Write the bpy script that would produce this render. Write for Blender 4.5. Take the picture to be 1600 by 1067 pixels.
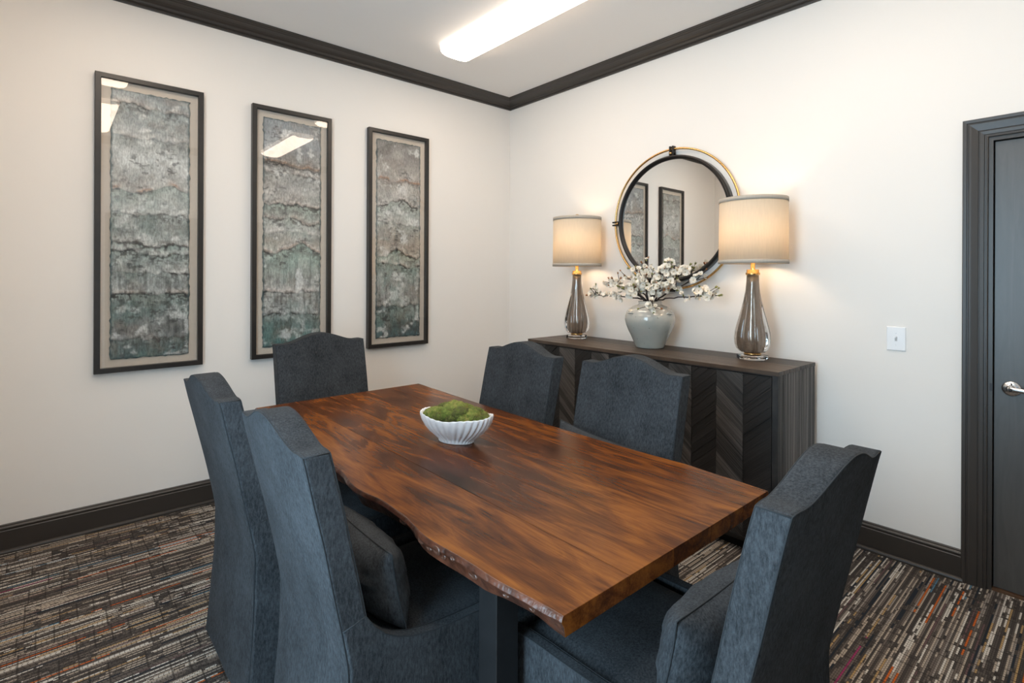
import bpy, bmesh, math, random
import numpy as np
from mathutils import Vector, Matrix, noise as mnoise

scene = bpy.context.scene
for o in list(bpy.data.objects):
    bpy.data.objects.remove(o)
COL = scene.collection
PI = math.pi

# ------------------------------------------------------------------ camera
cam = bpy.data.cameras.new('camera')
cam_o = bpy.data.objects.new('camera', cam)
COL.objects.link(cam_o)
YAW, ROLL, F_PX, HORIZON = 0.85166, 0.004576, 822.45, 431.86
CAM = Vector((3.7221, -3.2279, 1.42))
fwd = Vector((-math.sin(YAW), math.cos(YAW), 0))
rgt0 = Vector((math.cos(YAW), math.sin(YAW), 0))
up0 = Vector((0, 0, 1))
rgt = rgt0 * math.cos(ROLL) + up0 * math.sin(ROLL)
upv = up0 * math.cos(ROLL) - rgt0 * math.sin(ROLL)
m = Matrix.Identity(4)
for i in range(3):
    m[i][0], m[i][1], m[i][2], m[i][3] = rgt[i], upv[i], -fwd[i], CAM[i]
cam_o.matrix_world = m
cam.sensor_width = 36.0
cam.lens = F_PX / 1600 * 36
cam.shift_y = -(533.5 - HORIZON) / 1600
cam.clip_start = 0.02
scene.camera = cam_o

# ------------------------------------------------------------------ light, world, exposure
FIXTURE_STRENGTH = 14.2
FIXTURE_COL = (1.0, 0.825, 0.66, 1)
BULB_STRENGTH = 60.0
DAY_STRENGTH = 13.0
FLASH_W = 30.0
scene.view_settings.view_transform = 'Standard'
scene.view_settings.look = 'None'
scene.view_settings.gamma = 1
scene.view_settings.use_curve_mapping = False
scene.view_settings.exposure = 0.0
w = bpy.data.worlds.new('sky')
scene.world = w
w.use_nodes = True
bgn = w.node_tree.nodes['Background']
bgn.inputs[0].default_value = (0.56, 0.81, 1.0, 1)
bgn.inputs[1].default_value = DAY_STRENGTH

ROOM_X, ROOM_Y, ROOM_Z = 4.2, -3.92, 3.048
WIN = (2.30, 3.45, 0.35, 2.45)       # window in the wall behind the camera: x0, x1, z0, z1
pl = bpy.data.lights.new('daylight_portal', 'AREA')
pl.shape = 'RECTANGLE'
pl.size, pl.size_y = WIN[1] - WIN[0], WIN[3] - WIN[2]
pl.cycles.is_portal = True
plo = bpy.data.objects.new('daylight_portal', pl)
plo.location = ((WIN[0] + WIN[1]) / 2, ROOM_Y - 0.11, (WIN[2] + WIN[3]) / 2)
plo.rotation_euler = (PI / 2, 0, 0)      # -Z axis points to +Y, into the room
COL.objects.link(plo)
# the photographer's flash beside the camera, bounced off the wall and ceiling behind it
fl = bpy.data.lights.new('bounce_flash', 'SPOT')
fl.energy = FLASH_W
fl.color = (0.80, 0.91, 1.0)
fl.spot_size = math.radians(95)
fl.spot_blend = 0.7
fl.shadow_soft_size = 0.04
flo = bpy.data.objects.new('bounce_flash', fl)
flo.location = (3.80, -3.30, 1.62)
flo.rotation_euler = (Vector((3.25, -3.92, 2.80)) - Vector(flo.location)).to_track_quat('-Z', 'Y').to_euler()
COL.objects.link(flo)

# ------------------------------------------------------------------ helpers
def link(o, parent=None):
    COL.objects.link(o)
    if parent is not None:
        o.parent = parent
    return o

def mesh_obj(name, bm, mat, parent=None, smooth=True, bevel=0, seg=2):
    me = bpy.data.meshes.new(name)
    bm.normal_update()
    bm.to_mesh(me)
    bm.free()
    mats = mat if isinstance(mat, (list, tuple)) else [mat]
    for k in mats:
        me.materials.append(k)
    if smooth:
        me.polygons.foreach_set('use_smooth', [True] * len(me.polygons))
    o = bpy.data.objects.new(name, me)
    link(o, parent)
    if bevel:
        b = o.modifiers.new('bevel', 'BEVEL')
        b.width = bevel
        b.segments = seg
        b.limit_method = 'ANGLE'
        b.angle_limit = math.radians(38)
        b.harden_normals = True
    return o

def thing(name, label, cat, loc=(0, 0, 0), rz=0, group=None):
    o = bpy.data.objects.new(name, None)
    o.empty_display_size = 0.05
    o.location = loc
    o.rotation_euler = (0, 0, rz)
    link(o)
    o['label'] = label
    o['category'] = cat
    if group:
        o['group'] = group
    return o

def tag(o, label, cat, group=None):
    o['label'] = label
    o['category'] = cat
    if group:
        o['group'] = group
    return o

def struct(o):
    o['kind'] = 'structure'
    return o

def dup(o, parent=None, name=None):
    c = o.copy()
    if parent is not None:
        c.parent = parent
    COL.objects.link(c)
    return c

def box(bm, x0, x1, y0, y1, z0, z1):
    vs = [bm.verts.new((x, y, z)) for x in (x0, x1) for y in (y0, y1) for z in (z0, z1)]
    for f in ((0, 1, 3, 2), (4, 6, 7, 5), (0, 4, 5, 1), (2, 3, 7, 6), (0, 2, 6, 4), (1, 5, 7, 3)):
        bm.faces.new([vs[i] for i in f])

def loft(bm, rings, closed=True, caps=True):
    vr = [[bm.verts.new(p) for p in r] for r in rings]
    n = len(vr[0])
    for a, b in zip(vr[:-1], vr[1:]):
        for i in range(n if closed else n - 1):
            j = (i + 1) % n
            bm.faces.new((a[i], a[j], b[j], b[i]))
    if caps:
        bm.faces.new(list(reversed(vr[0])))
        bm.faces.new(vr[-1])
    return vr

def lathe(bm, prof, n=48, lobes=0, amp=0.0, cx=0, cy=0):
    """prof: list of (r, z) or (r, z, lobe weight)"""
    rings = []
    for p in prof:
        r, z = p[0], p[1]
        k = p[2] if len(p) > 2 else 0
        ring = []
        for i in range(n):
            a = 2 * PI * i / n
            rr = r * (1 + (amp * k * (abs(math.cos(lobes * a / 2)) - 0.55) if lobes else 0))
            ring.append((cx + rr * math.cos(a), cy + rr * math.sin(a), z))
        rings.append(ring)
    loft(bm, rings)

def tube(bm, pts, r, n=8, closed=False):
    pts = [Vector(p) for p in pts]
    rings = []
    up = None
    N = len(pts)
    for i, p in enumerate(pts):
        if closed:
            t = pts[(i + 1) % N] - pts[i - 1]
        else:
            t = pts[min(i + 1, N - 1)] - pts[max(i - 1, 0)]
        if t.length < 1e-9:
            t = Vector((0, 0, 1))
        t.normalize()
        if up is None:
            up = Vector((0, 0, 1)) if abs(t.z) < 0.9 else Vector((1, 0, 0))
        s = t.cross(up).normalized()
        up = s.cross(t).normalized()
        rr = r[i] if isinstance(r, (list, tuple)) else r
        rings.append([p + (s * math.cos(2 * PI * k / n) + up * math.sin(2 * PI * k / n)) * rr for k in range(n)])
    if closed:
        rings.append(rings[0])
        vr = [[bm.verts.new(p) for p in rg] for rg in rings[:-1]]
        for a in range(len(vr)):
            b = (a + 1) % len(vr)
            for i in range(n):
                j = (i + 1) % n
                bm.faces.new((vr[a][i], vr[a][j], vr[b][j], vr[b][i]))
    else:
        loft(bm, rings)

def smoothstep(a, b, x):
    t = min(1, max(0, (x - a) / (b - a)))
    return t * t * (3 - 2 * t)

# ------------------------------------------------------------------ materials
def newmat(name):
    mt = bpy.data.materials.new(name)
    mt.use_nodes = True
    nt = mt.node_tree
    return mt, nt, nt.nodes['Principled BSDF']

def N(nt, t, **kw):
    n = nt.nodes.new(t)
    for k, v in kw.items():
        setattr(n, k, v)
    return n

def ramp(nt, stops, interp='LINEAR'):
    r = N(nt, 'ShaderNodeValToRGB')
    r.color_ramp.interpolation = interp
    e = r.color_ramp.elements
    while len(e) < len(stops):
        e.new(0.5)
    for el, (p, c) in zip(e, stops):
        el.position = p
        el.color = (*c, 1)
    return r

def coords(nt, kind='Object', scale=(1, 1, 1), rot=(0, 0, 0)):
    tc = N(nt, 'ShaderNodeTexCoord')
    mp = N(nt, 'ShaderNodeMapping')
    mp.inputs['Scale'].default_value = scale
    mp.inputs['Rotation'].default_value = rot
    nt.links.new(tc.outputs[kind], mp.inputs[0])
    return mp.outputs[0]

def noise_tex(nt, vec, scale, detail=4, rough=0.55, dist=0.0):
    n = N(nt, 'ShaderNodeTexNoise')
    n.inputs['Scale'].default_value = scale
    n.inputs['Detail'].default_value = detail
    n.inputs['Roughness'].default_value = rough
    n.inputs['Distortion'].default_value = dist
    nt.links.new(vec, n.inputs['Vector'])
    return n.outputs[0]

def bump(nt, b, h, strength, dist):
    bp = N(nt, 'ShaderNodeBump')
    bp.inputs['Strength'].default_value = strength
    bp.inputs['Distance'].default_value = dist
    nt.links.new(h, bp.inputs['Height'])
    nt.links.new(bp.outputs[0], b.inputs['Normal'])

def plain(name, col, rough=0.5, metal=0.0, noise_amt=0.0, nscale=40, bmp=0.0, spec=0.5, coat=0.0):
    mt, nt, b = newmat(name)
    b.inputs['Base Color'].default_value = (*col, 1)
    b.inputs['Roughness'].default_value = rough
    b.inputs['Metallic'].default_value = metal
    b.inputs['Specular IOR Level'].default_value = spec
    b.inputs['Coat Weight'].default_value = coat
    if noise_amt or bmp:
        v = coords(nt)
        f = noise_tex(nt, v, nscale)
        if noise_amt:
            r = ramp(nt, [(0.3, tuple(c * (1 - noise_amt) for c in col)), (0.7, tuple(min(1, c * (1 + noise_amt)) for c in col))])
            nt.links.new(f, r.inputs[0])
            nt.links.new(r.outputs[0], b.inputs['Base Color'])
        if bmp:
            bump(nt, b, f, 1.0, bmp)
    return mt

M_wall = plain('wall_paint', (0.86, 0.825, 0.785), 0.75, noise_amt=0.008, nscale=1.5, spec=0.25)
M_ceil = plain('ceiling_paint', (0.87, 0.85, 0.83), 0.9, spec=0.1)
M_trim = plain('trim_paint', (0.040, 0.033, 0.028), 0.38)
M_white = plain('white_plastic', (0.86, 0.86, 0.87), 0.3)
M_nickel = plain('satin_nickel', (0.78, 0.78, 0.78), 0.26, 1.0)
M_black = plain('black_steel', (0.012, 0.012, 0.013), 0.45, noise_amt=0.2, nscale=20)
M_frame = plain('frame_black', (0.020, 0.017, 0.015), 0.38, noise_amt=0.25, nscale=14)
M_mat = plain('mat_board', (0.60, 0.525, 0.44), 0.85, noise_amt=0.03, nscale=60)
M_brass = plain('brushed_brass', (0.80, 0.50, 0.20), 0.25, 1.0, noise_amt=0.05, nscale=30)
M_iron = plain('dark_bronze', (0.028, 0.025, 0.024), 0.33, 0.6)
M_mirror = plain('mirror_silver', (0.88, 0.89, 0.88), 0.012, 1.0)
M_shadow = plain('dark_gap', (0.006, 0.006, 0.006), 0.8)
M_piping = plain('piping_cloth', (0.020, 0.024, 0.028), 0.9)
M_bowl = plain('white_plaster', (0.82, 0.82, 0.84), 0.6, noise_amt=0.05, nscale=60, bmp=0.0008)
M_bark = plain('twig_bark', (0.035, 0.022, 0.018), 0.7, noise_amt=0.3, nscale=90)
M_petal = plain('petal_white', (0.92, 0.855, 0.75), 0.6)
M_stamen = plain('stamen_yellow', (0.55, 0.36, 0.10), 0.7)
M_bud = plain('bud_green', (0.20, 0.20, 0.05), 0.6, noise_amt=0.3, nscale=60)
M_budbr = plain('bud_brown', (0.30, 0.12, 0.035), 0.6, noise_amt=0.3, nscale=60)
M_soil = plain('dark_backing', (0.03, 0.03, 0.02), 0.9)

def mat_emit(name, col, s):
    mt, nt, b = newmat(name)
    b.inputs['Base Color'].default_value = (0.9, 0.9, 0.9, 1)
    b.inputs['Emission Color'].default_value = col
    b.inputs['Emission Strength'].default_value = s
    b.inputs['Roughness'].default_value = 0.4
    return mt
M_bulb = mat_emit('warm_bulb', (1.0, 0.74, 0.48, 1), BULB_STRENGTH)
M_lens = mat_emit('lit_diffuser', FIXTURE_COL, FIXTURE_STRENGTH)
M_lens_side = mat_emit('lit_diffuser_side', FIXTURE_COL, FIXTURE_STRENGTH * 0.22)

def mat_glass(name, col=(1, 1, 1), rough=0.0, ior=1.45):
    mt, nt, b = newmat(name)
    b.inputs['Base Color'].default_value = (*col, 1)
    b.inputs['Roughness'].default_value = rough
    b.inputs['Transmission Weight'].default_value = 1
    b.inputs['IOR'].default_value = ior
    return mt
M_crystal = mat_glass('crystal_glass')

def mat_pane(name):
    """thin glazing: clear with Fresnel reflection"""
    mt, nt, b = newmat(name)
    nt.nodes.remove(b)
    out = nt.nodes['Material Output']
    fr = N(nt, 'ShaderNodeFresnel')
    ge = N(nt, 'ShaderNodeNewGeometry')
    io = N(nt, 'ShaderNodeMath', operation='MULTIPLY_ADD')     # same reflectance on both faces of the sheet
    nt.links.new(ge.outputs['Backfacing'], io.inputs[0])
    io.inputs[1].default_value = 1 / 1.5 - 1.5
    io.inputs[2].default_value = 1.5
    nt.links.new(io.outputs[0], fr.inputs[0])
    tr = N(nt, 'ShaderNodeBsdfTransparent')
    gl = N(nt, 'ShaderNodeBsdfGlossy')
    gl.inputs['Roughness'].default_value = 0.01
    mx = N(nt, 'ShaderNodeMixShader')
    nt.links.new(fr.outputs[0], mx.inputs[0])
    nt.links.new(tr.outputs[0], mx.inputs[1])
    nt.links.new(gl.outputs[0], mx.inputs[2])
    nt.links.new(mx.outputs[0], out.inputs[0])
    return mt
M_pane = mat_pane('glazing')

def mat_door():
    mt, nt, b = newmat('door_stain')
    v = coords(nt, scale=(9, 9, 0.9))
    f = noise_tex(nt, v, 3.0, 6, 0.6, 1.2)
    r = ramp(nt, [(0.25, (0.050, 0.046, 0.043)), (0.55, (0.064, 0.059, 0.055)), (0.75, (0.080, 0.074, 0.069))])
    nt.links.new(f, r.inputs[0])
    nt.links.new(r.outputs[0], b.inputs['Base Color'])
    b.inputs['Roughness'].default_value = 0.40
    b.inputs['Specular IOR Level'].default_value = 0.7
    bump(nt, b, f, 0.25, 0.0006)
    return mt
M_door = mat_door()

def mat_carpet():
    mt, nt, b = newmat('carpet_yarn')
    L = nt.links.new
    tc = N(nt, 'ShaderNodeTexCoord')
    sp = N(nt, 'ShaderNodeSeparateXYZ')
    L(tc.outputs['Object'], sp.inputs[0])
    def math_(op, a, bb=None, c=None):
        n = N(nt, 'ShaderNodeMath', operation=op)
        for i, x in enumerate((a, bb, c)):
            if x is None:
                continue
            if isinstance(x, (int, float)):
                n.inputs[i].default_value = x
            else:
                L(x, n.inputs[i])
        return n.outputs[0]
    def wn(a, bb):
        cb = N(nt, 'ShaderNodeCombineXYZ')
        L(a, cb.inputs[0])
        if isinstance(bb, (int, float)):
            cb.inputs[1].default_value = bb
        else:
            L(bb, cb.inputs[1])
        n = N(nt, 'ShaderNodeTexWhiteNoise', noise_dimensions='2D')
        L(cb.outputs[0], n.inputs[0])
        return n.outputs[0]
    x, y = sp.outputs[0], sp.outputs[1]
    PITCH = 0.0070
    xr = math_('DIVIDE', x, PITCH)
    row = math_('FLOOR', xr)
    fx = math_('FRACT', xr)
    rr = wn(row, 3.3)
    yb = math_('ADD', math_('DIVIDE', y, 0.42), math_('MULTIPLY', rr, 9.0))
    blk = math_('FLOOR', yb)
    hue = wn(row, blk)
    hue_ramp = ramp(nt, [(0.0, (0.060, 0.051, 0.046)), (0.18, (0.085, 0.071, 0.063)), (0.31, (0.020, 0.026, 0.036)),
                         (0.37, (0.14, 0.115, 0.098)), (0.52, (0.40, 0.335, 0.27)), (0.69, (0.60, 0.56, 0.50)),
                         (0.83, (0.27, 0.235, 0.205)), (0.92, (0.38, 0.25, 0.12)), (0.945, (0.50, 0.12, 0.025)),
                         (0.958, (0.09, 0.19, 0.27)), (0.972, (0.13, 0.080, 0.080)), (0.994, (0.30, 0.04, 0.12))], 'CONSTANT')
    L(hue, hue_ramp.inputs[0])
    yc = math_('ADD', math_('DIVIDE', y, 0.036), math_('MULTIPLY', rr, 31.0))
    cell = math_('FLOOR', yc)
    pres = wn(math_('ADD', row, 0.37), cell)
    # the weave shows more or less yarn in short cross bands, strongly in places
    bigx = math_('FLOOR', math_('DIVIDE', x, 0.13))
    yo = math_('ADD', math_('DIVIDE', y, 0.055), math_('MULTIPLY', wn(bigx, 5.5), 7.0))
    cross = wn(bigx, math_('FLOOR', yo))
    thr = math_('MULTIPLY_ADD', cross, 0.62, -0.16)
    show = math_('GREATER_THAN', pres, thr)
    crossline = math_('MULTIPLY', math_('LESS_THAN', math_('FRACT', yo), 0.10), math_('GREATER_THAN', cross, 0.45))
    base = wn(math_('ADD', row, 0.71), math_('FLOOR', math_('DIVIDE', y, 0.017)))
    base_ramp = ramp(nt, [(0.0, (0.040, 0.035, 0.032)), (0.5, (0.078, 0.066, 0.058)), (1.0, (0.12, 0.102, 0.09))])
    L(base, base_ramp.inputs[0])
    mx = N(nt, 'ShaderNodeMix', data_type='RGBA')
    L(show, mx.inputs[0])
    L(base_ramp.outputs[0], mx.inputs[6])
    L(hue_ramp.outputs[0], mx.inputs[7])
    # dark stitch gaps
    fs = math_('FRACT', math_('ADD', math_('DIVIDE', y, 0.0155), math_('MULTIPLY', rr, 5.0)))
    stitch = math_('LESS_THAN', fs, 0.16)
    gap = math_('LESS_THAN', fx, 0.22)
    dark = math_('MAXIMUM', math_('MAXIMUM', stitch, gap), crossline)
    mx2 = N(nt, 'ShaderNodeMix', data_type='RGBA')
    L(math_('MULTIPLY', dark, 0.72), mx2.inputs[0])
    L(mx.outputs[2], mx2.inputs[6])
    mx2.inputs[7].default_value = (0.026, 0.022, 0.020, 1)
    L(mx2.outputs[2], b.inputs['Base Color'])
    b.inputs['Roughness'].default_value = 0.95
    b.inputs['Specular IOR Level'].default_value = 0.1
    h = math_('SUBTRACT', 1.0, dark)
    bump(nt, b, h, 0.6, 0.002)
    return mt
M_carpet = mat_carpet()

def mat_fabric(name, dark, light):
    mt, nt, b = newmat(name)
    v = coords(nt, scale=(1, 1, 0.33))
    f = noise_tex(nt, v, 190, 4, 0.8)
    v2 = coords(nt, scale=(1, 1, 1))
    g = noise_tex(nt, v2, 7, 4, 0.6)
    mul = N(nt, 'ShaderNodeMath', operation='MULTIPLY_ADD')
    nt.links.new(g, mul.inputs[0])
    mul.inputs[1].default_value = 0.45
    mul.inputs[2].default_value = -0.22
    add = N(nt, 'ShaderNodeMath', operation='ADD')
    nt.links.new(f, add.inputs[0])
    nt.links.new(mul.outputs[0], add.inputs[1])
    r = ramp(nt, [(0.34, dark), (0.68, light)])
    nt.links.new(add.outputs[0], r.inputs[0])
    nt.links.new(r.outputs[0], b.inputs['Base Color'])
    b.inputs['Roughness'].default_value = 0.95
    b.inputs['Specular IOR Level'].default_value = 0.15
    b.inputs['Sheen Weight'].default_value = 0.02
    b.inputs['Sheen Roughness'].default_value = 0.5
    wv = coords(nt, scale=(1, 1, 1))
    k = noise_tex(nt, wv, 700, 2, 0.6)
    bump(nt, b, k, 0.5, 0.0008)
    return mt
M_fabric = mat_fabric('chair_linen', (0.020, 0.0222, 0.0250), (0.066, 0.073, 0.0815))

def mat_table():
    mt, nt, b = newmat('walnut_slab')
    L = nt.links.new
    oi = N(nt, 'ShaderNodeObjectInfo')
    tc = N(nt, 'ShaderNodeTexCoord')
    off = N(nt, 'ShaderNodeVectorMath', operation='SCALE')
    cb = N(nt, 'ShaderNodeCombineXYZ')
    for i in range(3):
        L(oi.outputs['Random'], cb.inputs[i])
    L(cb.outputs[0], off.inputs[0])
    off.inputs['Scale'].default_value = 37.0
    ad = N(nt, 'ShaderNodeVectorMath', operation='ADD')
    L(tc.outputs['Object'], ad.inputs[0])
    L(off.outputs[0], ad.inputs[1])
    mp = N(nt, 'ShaderNodeMapping')
    mp.inputs['Scale'].default_value = (1.9, 8, 8)
    L(ad.outputs[0], mp.inputs[0])
    f1 = noise_tex(nt, mp.outputs[0], 1.5, 6, 0.56, 1.3)
    mp2 = N(nt, 'ShaderNodeMapping')
    mp2.inputs['Scale'].default_value = (5, 110, 110)
    L(ad.outputs[0], mp2.inputs[0])
    f2 = noise_tex(nt, mp2.outputs[0], 1.5, 3, 0.6, 0.4)
    mp3 = N(nt, 'ShaderNodeMapping')
    mp3.inputs['Scale'].default_value = (1.1, 3.2, 3)
    L(ad.outputs[0], mp3.inputs[0])
    f3 = noise_tex(nt, mp3.outputs[0], 1.4, 3, 0.5)
    def ma(a, k, c):
        n = N(nt, 'ShaderNodeMath', operation='MULTIPLY_ADD')
        L(a, n.inputs[0])
        n.inputs[1].default_value = k
        if isinstance(c, float):
            n.inputs[2].default_value = c
        else:
            L(c, n.inputs[2])
        return n.outputs[0]
    t = ma(f1, 0.72, -0.32)
    t = ma(f2, 0.30, t)
    t = ma(f3, 0.62, t)
    t = ma(oi.outputs['Random'], 0.14, t)
    r = ramp(nt, [(0.26, (0.011, 0.0045, 0.0025)), (0.42, (0.042, 0.0125, 0.0045)), (0.56, (0.098, 0.0285, 0.0065)), (0.76, (0.235, 0.077, 0.0135))])
    L(t, r.inputs[0])
    L(r.outputs[0], b.inputs['Base Color'])
    b.inputs['Roughness'].default_value = 0.27
    b.inputs['Specular IOR Level'].default_value = 0.17
    bump(nt, b, f2, 0.12, 0.0006)
    return mt
M_table = mat_table()
M_liveedge = plain('live_edge_bark', (0.070, 0.023, 0.012), 0.32, noise_amt=0.65, nscale=26, bmp=0.006, coat=0.4)
M_knot = plain('knot_wood', (0.075, 0.034, 0.022), 0.3, noise_amt=0.6, nscale=150, coat=0.4)

def mat_slat(name, rot, axis_scale, c0, c1, rough=0.55, bd=0.004):
    mt, nt, b = newmat(name)
    L = nt.links.new
    oi = N(nt, 'ShaderNodeObjectInfo')
    tc = N(nt, 'ShaderNodeTexCoord')
    mp0 = N(nt, 'ShaderNodeMapping')
    mp0.inputs['Rotation'].default_value = rot
    L(tc.outputs['Object'], mp0.inputs[0])
    cb = N(nt, 'ShaderNodeCombineXYZ')
    for i in range(3):
        L(oi.outputs['Random'], cb.inputs[i])
    sc = N(nt, 'ShaderNodeVectorMath', operation='SCALE')
    L(cb.outputs[0], sc.inputs[0])
    sc.inputs['Scale'].default_value = 23
    ad = N(nt, 'ShaderNodeVectorMath', operation='ADD')
    L(mp0.outputs[0], ad.inputs[0])
    L(sc.outputs[0], ad.inputs[1])
    mp = N(nt, 'ShaderNodeMapping')
    mp.inputs['Scale'].default_value = axis_scale
    L(ad.outputs[0], mp.inputs[0])
    f = noise_tex(nt, mp.outputs[0], 1.0, 4, 0.65, 0.6)
    m_ = N(nt, 'ShaderNodeMath', operation='MULTIPLY_ADD')
    L(oi.outputs['Random'], m_.inputs[0])
    m_.inputs[1].default_value = 0.22
    L(f, m_.inputs[2])
    r = ramp(nt, [(0.44, c0), (0.60, tuple(0.35 * q + 0.65 * p for p, q in zip(c0, c1))), (0.80, c1)])
    L(m_.outputs[0], r.inputs[0])
    L(r.outputs[0], b.inputs['Base Color'])
    b.inputs['Roughness'].default_value = rough
    bump(nt, b, f, 0.9, bd)
    return mt
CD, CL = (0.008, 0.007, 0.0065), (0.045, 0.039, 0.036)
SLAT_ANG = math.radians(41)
M_slat_dn_lit = mat_slat('slat_falling_lit', (0, -SLAT_ANG, 0), (3, 3, 230), CD, (0.105, 0.094, 0.087))  # same wood, coloured lighter for the light the falling slats catch
M_slat_up_shaded = mat_slat('slat_rising_shaded', (0, SLAT_ANG, 0), (3, 3, 230), CD, (0.020, 0.017, 0.016))  # same wood, coloured darker as the rising slats turn from the light
M_strip = mat_slat('strip_upright', (0, 0, 0), (3, 150, 1.5), (0.007, 0.0065, 0.006), (0.20, 0.18, 0.168))
M_cabtop = mat_slat('plank_top', (0, 0, 0), (3, 110, 6), (0.012, 0.009, 0.007), (0.092, 0.060, 0.040), 0.45, 0.002)
M_cabframe = mat_slat('cabinet_frame', (0, 0, 0), (5, 60, 5), CD, CL)

def mat_shade(name, col, trans):
    mt, nt, b = newmat(name)
    nt.nodes.remove(b)
    L = nt.links.new
    out = nt.nodes['Material Output']
    v = coords(nt, scale=(160, 160, 14))
    f = noise_tex(nt, v, 1.0, 4, 0.6)
    r = ramp(nt, [(0.3, tuple(c * 0.93 for c in col)), (0.7, col)])
    L(f, r.inputs[0])
    d = N(nt, 'ShaderNodeBsdfDiffuse')
    t = N(nt, 'ShaderNodeBsdfTranslucent')
    L(r.outputs[0], d.inputs[0])
    L(r.outputs[0], t.inputs[0])
    mx = N(nt, 'ShaderNodeMixShader')
    mx.inputs[0].default_value = trans
    L(d.outputs[0], mx.inputs[1])
    L(t.outputs[0], mx.inputs[2])
    L(mx.outputs[0], out.inputs[0])
    return mt
M_shade = mat_shade('linen_shade', (0.84, 0.755, 0.63), 0.45)
M_shadetrim = mat_shade('linen_trim', (0.55, 0.49, 0.42), 0.12)

def mat_smoke():
    mt, nt, b = newmat('smoky_glass')
    v = coords(nt, scale=(1, 1, 1))
    f = noise_tex(nt, v, 140, 3, 0.7)
    r = ramp(nt, [(0.30, (0.25, 0.178, 0.128)), (0.75, (0.36, 0.268, 0.20))])
    nt.links.new(f, r.inputs[0])
    nt.links.new(r.outputs[0], b.inputs['Base Color'])
    b.inputs['Roughness'].default_value = 0.13
    b.inputs['Metallic'].default_value = 0.35
    b.inputs['Coat Weight'].default_value = 1.0
    b.inputs['Coat Roughness'].default_value = 0.03
    return mt
M_smoke = mat_smoke()

def mat_vase():
    mt, nt, b = newmat('celadon_glaze')
    L = nt.links.new
    v = coords(nt)
    f = noise_tex(nt, v, 9, 5, 0.6)
    sp = N(nt, 'ShaderNodeSeparateXYZ')
    L(v, sp.inputs[0])
    a = N(nt, 'ShaderNodeMath', operation='MULTIPLY_ADD')
    L(sp.outputs[2], a.inputs[0])
    a.inputs[1].default_value = 1.9
    L(f, a.inputs[2])
    r = ramp(nt, [(0.40, (0.34, 0.37, 0.345)), (0.75, (0.42, 0.43, 0.395)), (1.05, (0.47, 0.45, 0.405))])
    L(a.outputs[0], r.inputs[0])
    sp2 = noise_tex(nt, v, 55, 2, 0.5)
    r2 = ramp(nt, [(0.70, (1, 1, 1)), (0.76, (0.35, 0.33, 0.3))])
    L(sp2, r2.inputs[0])
    mx = N(nt, 'ShaderNodeMix', data_type='RGBA', blend_type='MULTIPLY')
    mx.inputs[0].default_value = 0.8
    L(r.outputs[0], mx.inputs[6])
    L(r2.outputs[0], mx.inputs[7])
    L(mx.outputs[2], b.inputs['Base Color'])
    b.inputs['Roughness'].default_value = 0.16
    b.inputs['Coat Weight'].default_value = 0.6
    b.inputs['Coat Roughness'].default_value = 0.08
    return mt
M_vase = mat_vase()

def mat_moss():
    mt, nt, b = newmat('moss')
    v = coords(nt)
    f = noise_tex(nt, v, 60, 6, 0.85)
    oi = N(nt, 'ShaderNodeObjectInfo')
    a = N(nt, 'ShaderNodeMath', operation='MULTIPLY_ADD')
    nt.links.new(oi.outputs['Random'], a.inputs[0])
    a.inputs[1].default_value = 0.25
    nt.links.new(f, a.inputs[2])
    r = ramp(nt, [(0.38, (0.022, 0.022, 0.007)), (0.52, (0.080, 0.085, 0.017)), (0.64, (0.11, 0.16, 0.022)), (0.76, (0.24, 0.23, 0.055)), (0.88, (0.22, 0.13, 0.05))])
    nt.links.new(a.outputs[0], r.inputs[0])
    nt.links.new(r.outputs[0], b.inputs['Base Color'])
    b.inputs['Roughness'].default_value = 0.95
    return mt
M_moss = mat_moss()

def mat_painting():
    mt, nt, b = newmat('mixed_media_paint')
    L = nt.links.new
    at = N(nt, 'ShaderNodeAttribute', attribute_name='paint')
    v = coords(nt, scale=(1, 1, 0.35))
    f = noise_tex(nt, v, 110, 4, 0.7)
    r = ramp(nt, [(0.3, (0.55, 0.55, 0.55)), (0.7, (1.38, 1.38, 1.38))])
    L(f, r.inputs[0])
    mx = N(nt, 'ShaderNodeMix', data_type='RGBA', blend_type='MULTIPLY')
    mx.inputs[0].default_value = 1
    L(at.outputs['Color'], mx.inputs[6])
    L(r.outputs[0], mx.inputs[7])
    L(mx.outputs[2], b.inputs['Base Color'])
    b.inputs['Roughness'].default_value = 0.32
    b.inputs['Metallic'].default_value = 0.0
    bump(nt, b, f, 0.5, 0.002)
    return mt
M_paint = mat_painting()

# ------------------------------------------------------------------ room shell
X0, X1, Y0, Y1, H = 0.0, ROOM_X, ROOM_Y, 0.0, ROOM_Z
T = 0.12
bm = bmesh.new(); box(bm, X0 - T, X1 + T, Y0 - T, Y1 + T, -0.1, 0); struct(mesh_obj('floor', bm, M_carpet, smooth=False))
bm = bmesh.new(); box(bm, X0 - T, X1 + T, Y0 - T, Y1 + T, H, H + 0.1); struct(mesh_obj('ceiling', bm, M_ceil, smooth=False))
bm = bmesh.new(); box(bm, X0 - T, X0, Y0 - T, Y1 + T, 0, H); struct(mesh_obj('wall_left', bm, M_wall, smooth=False))

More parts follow.
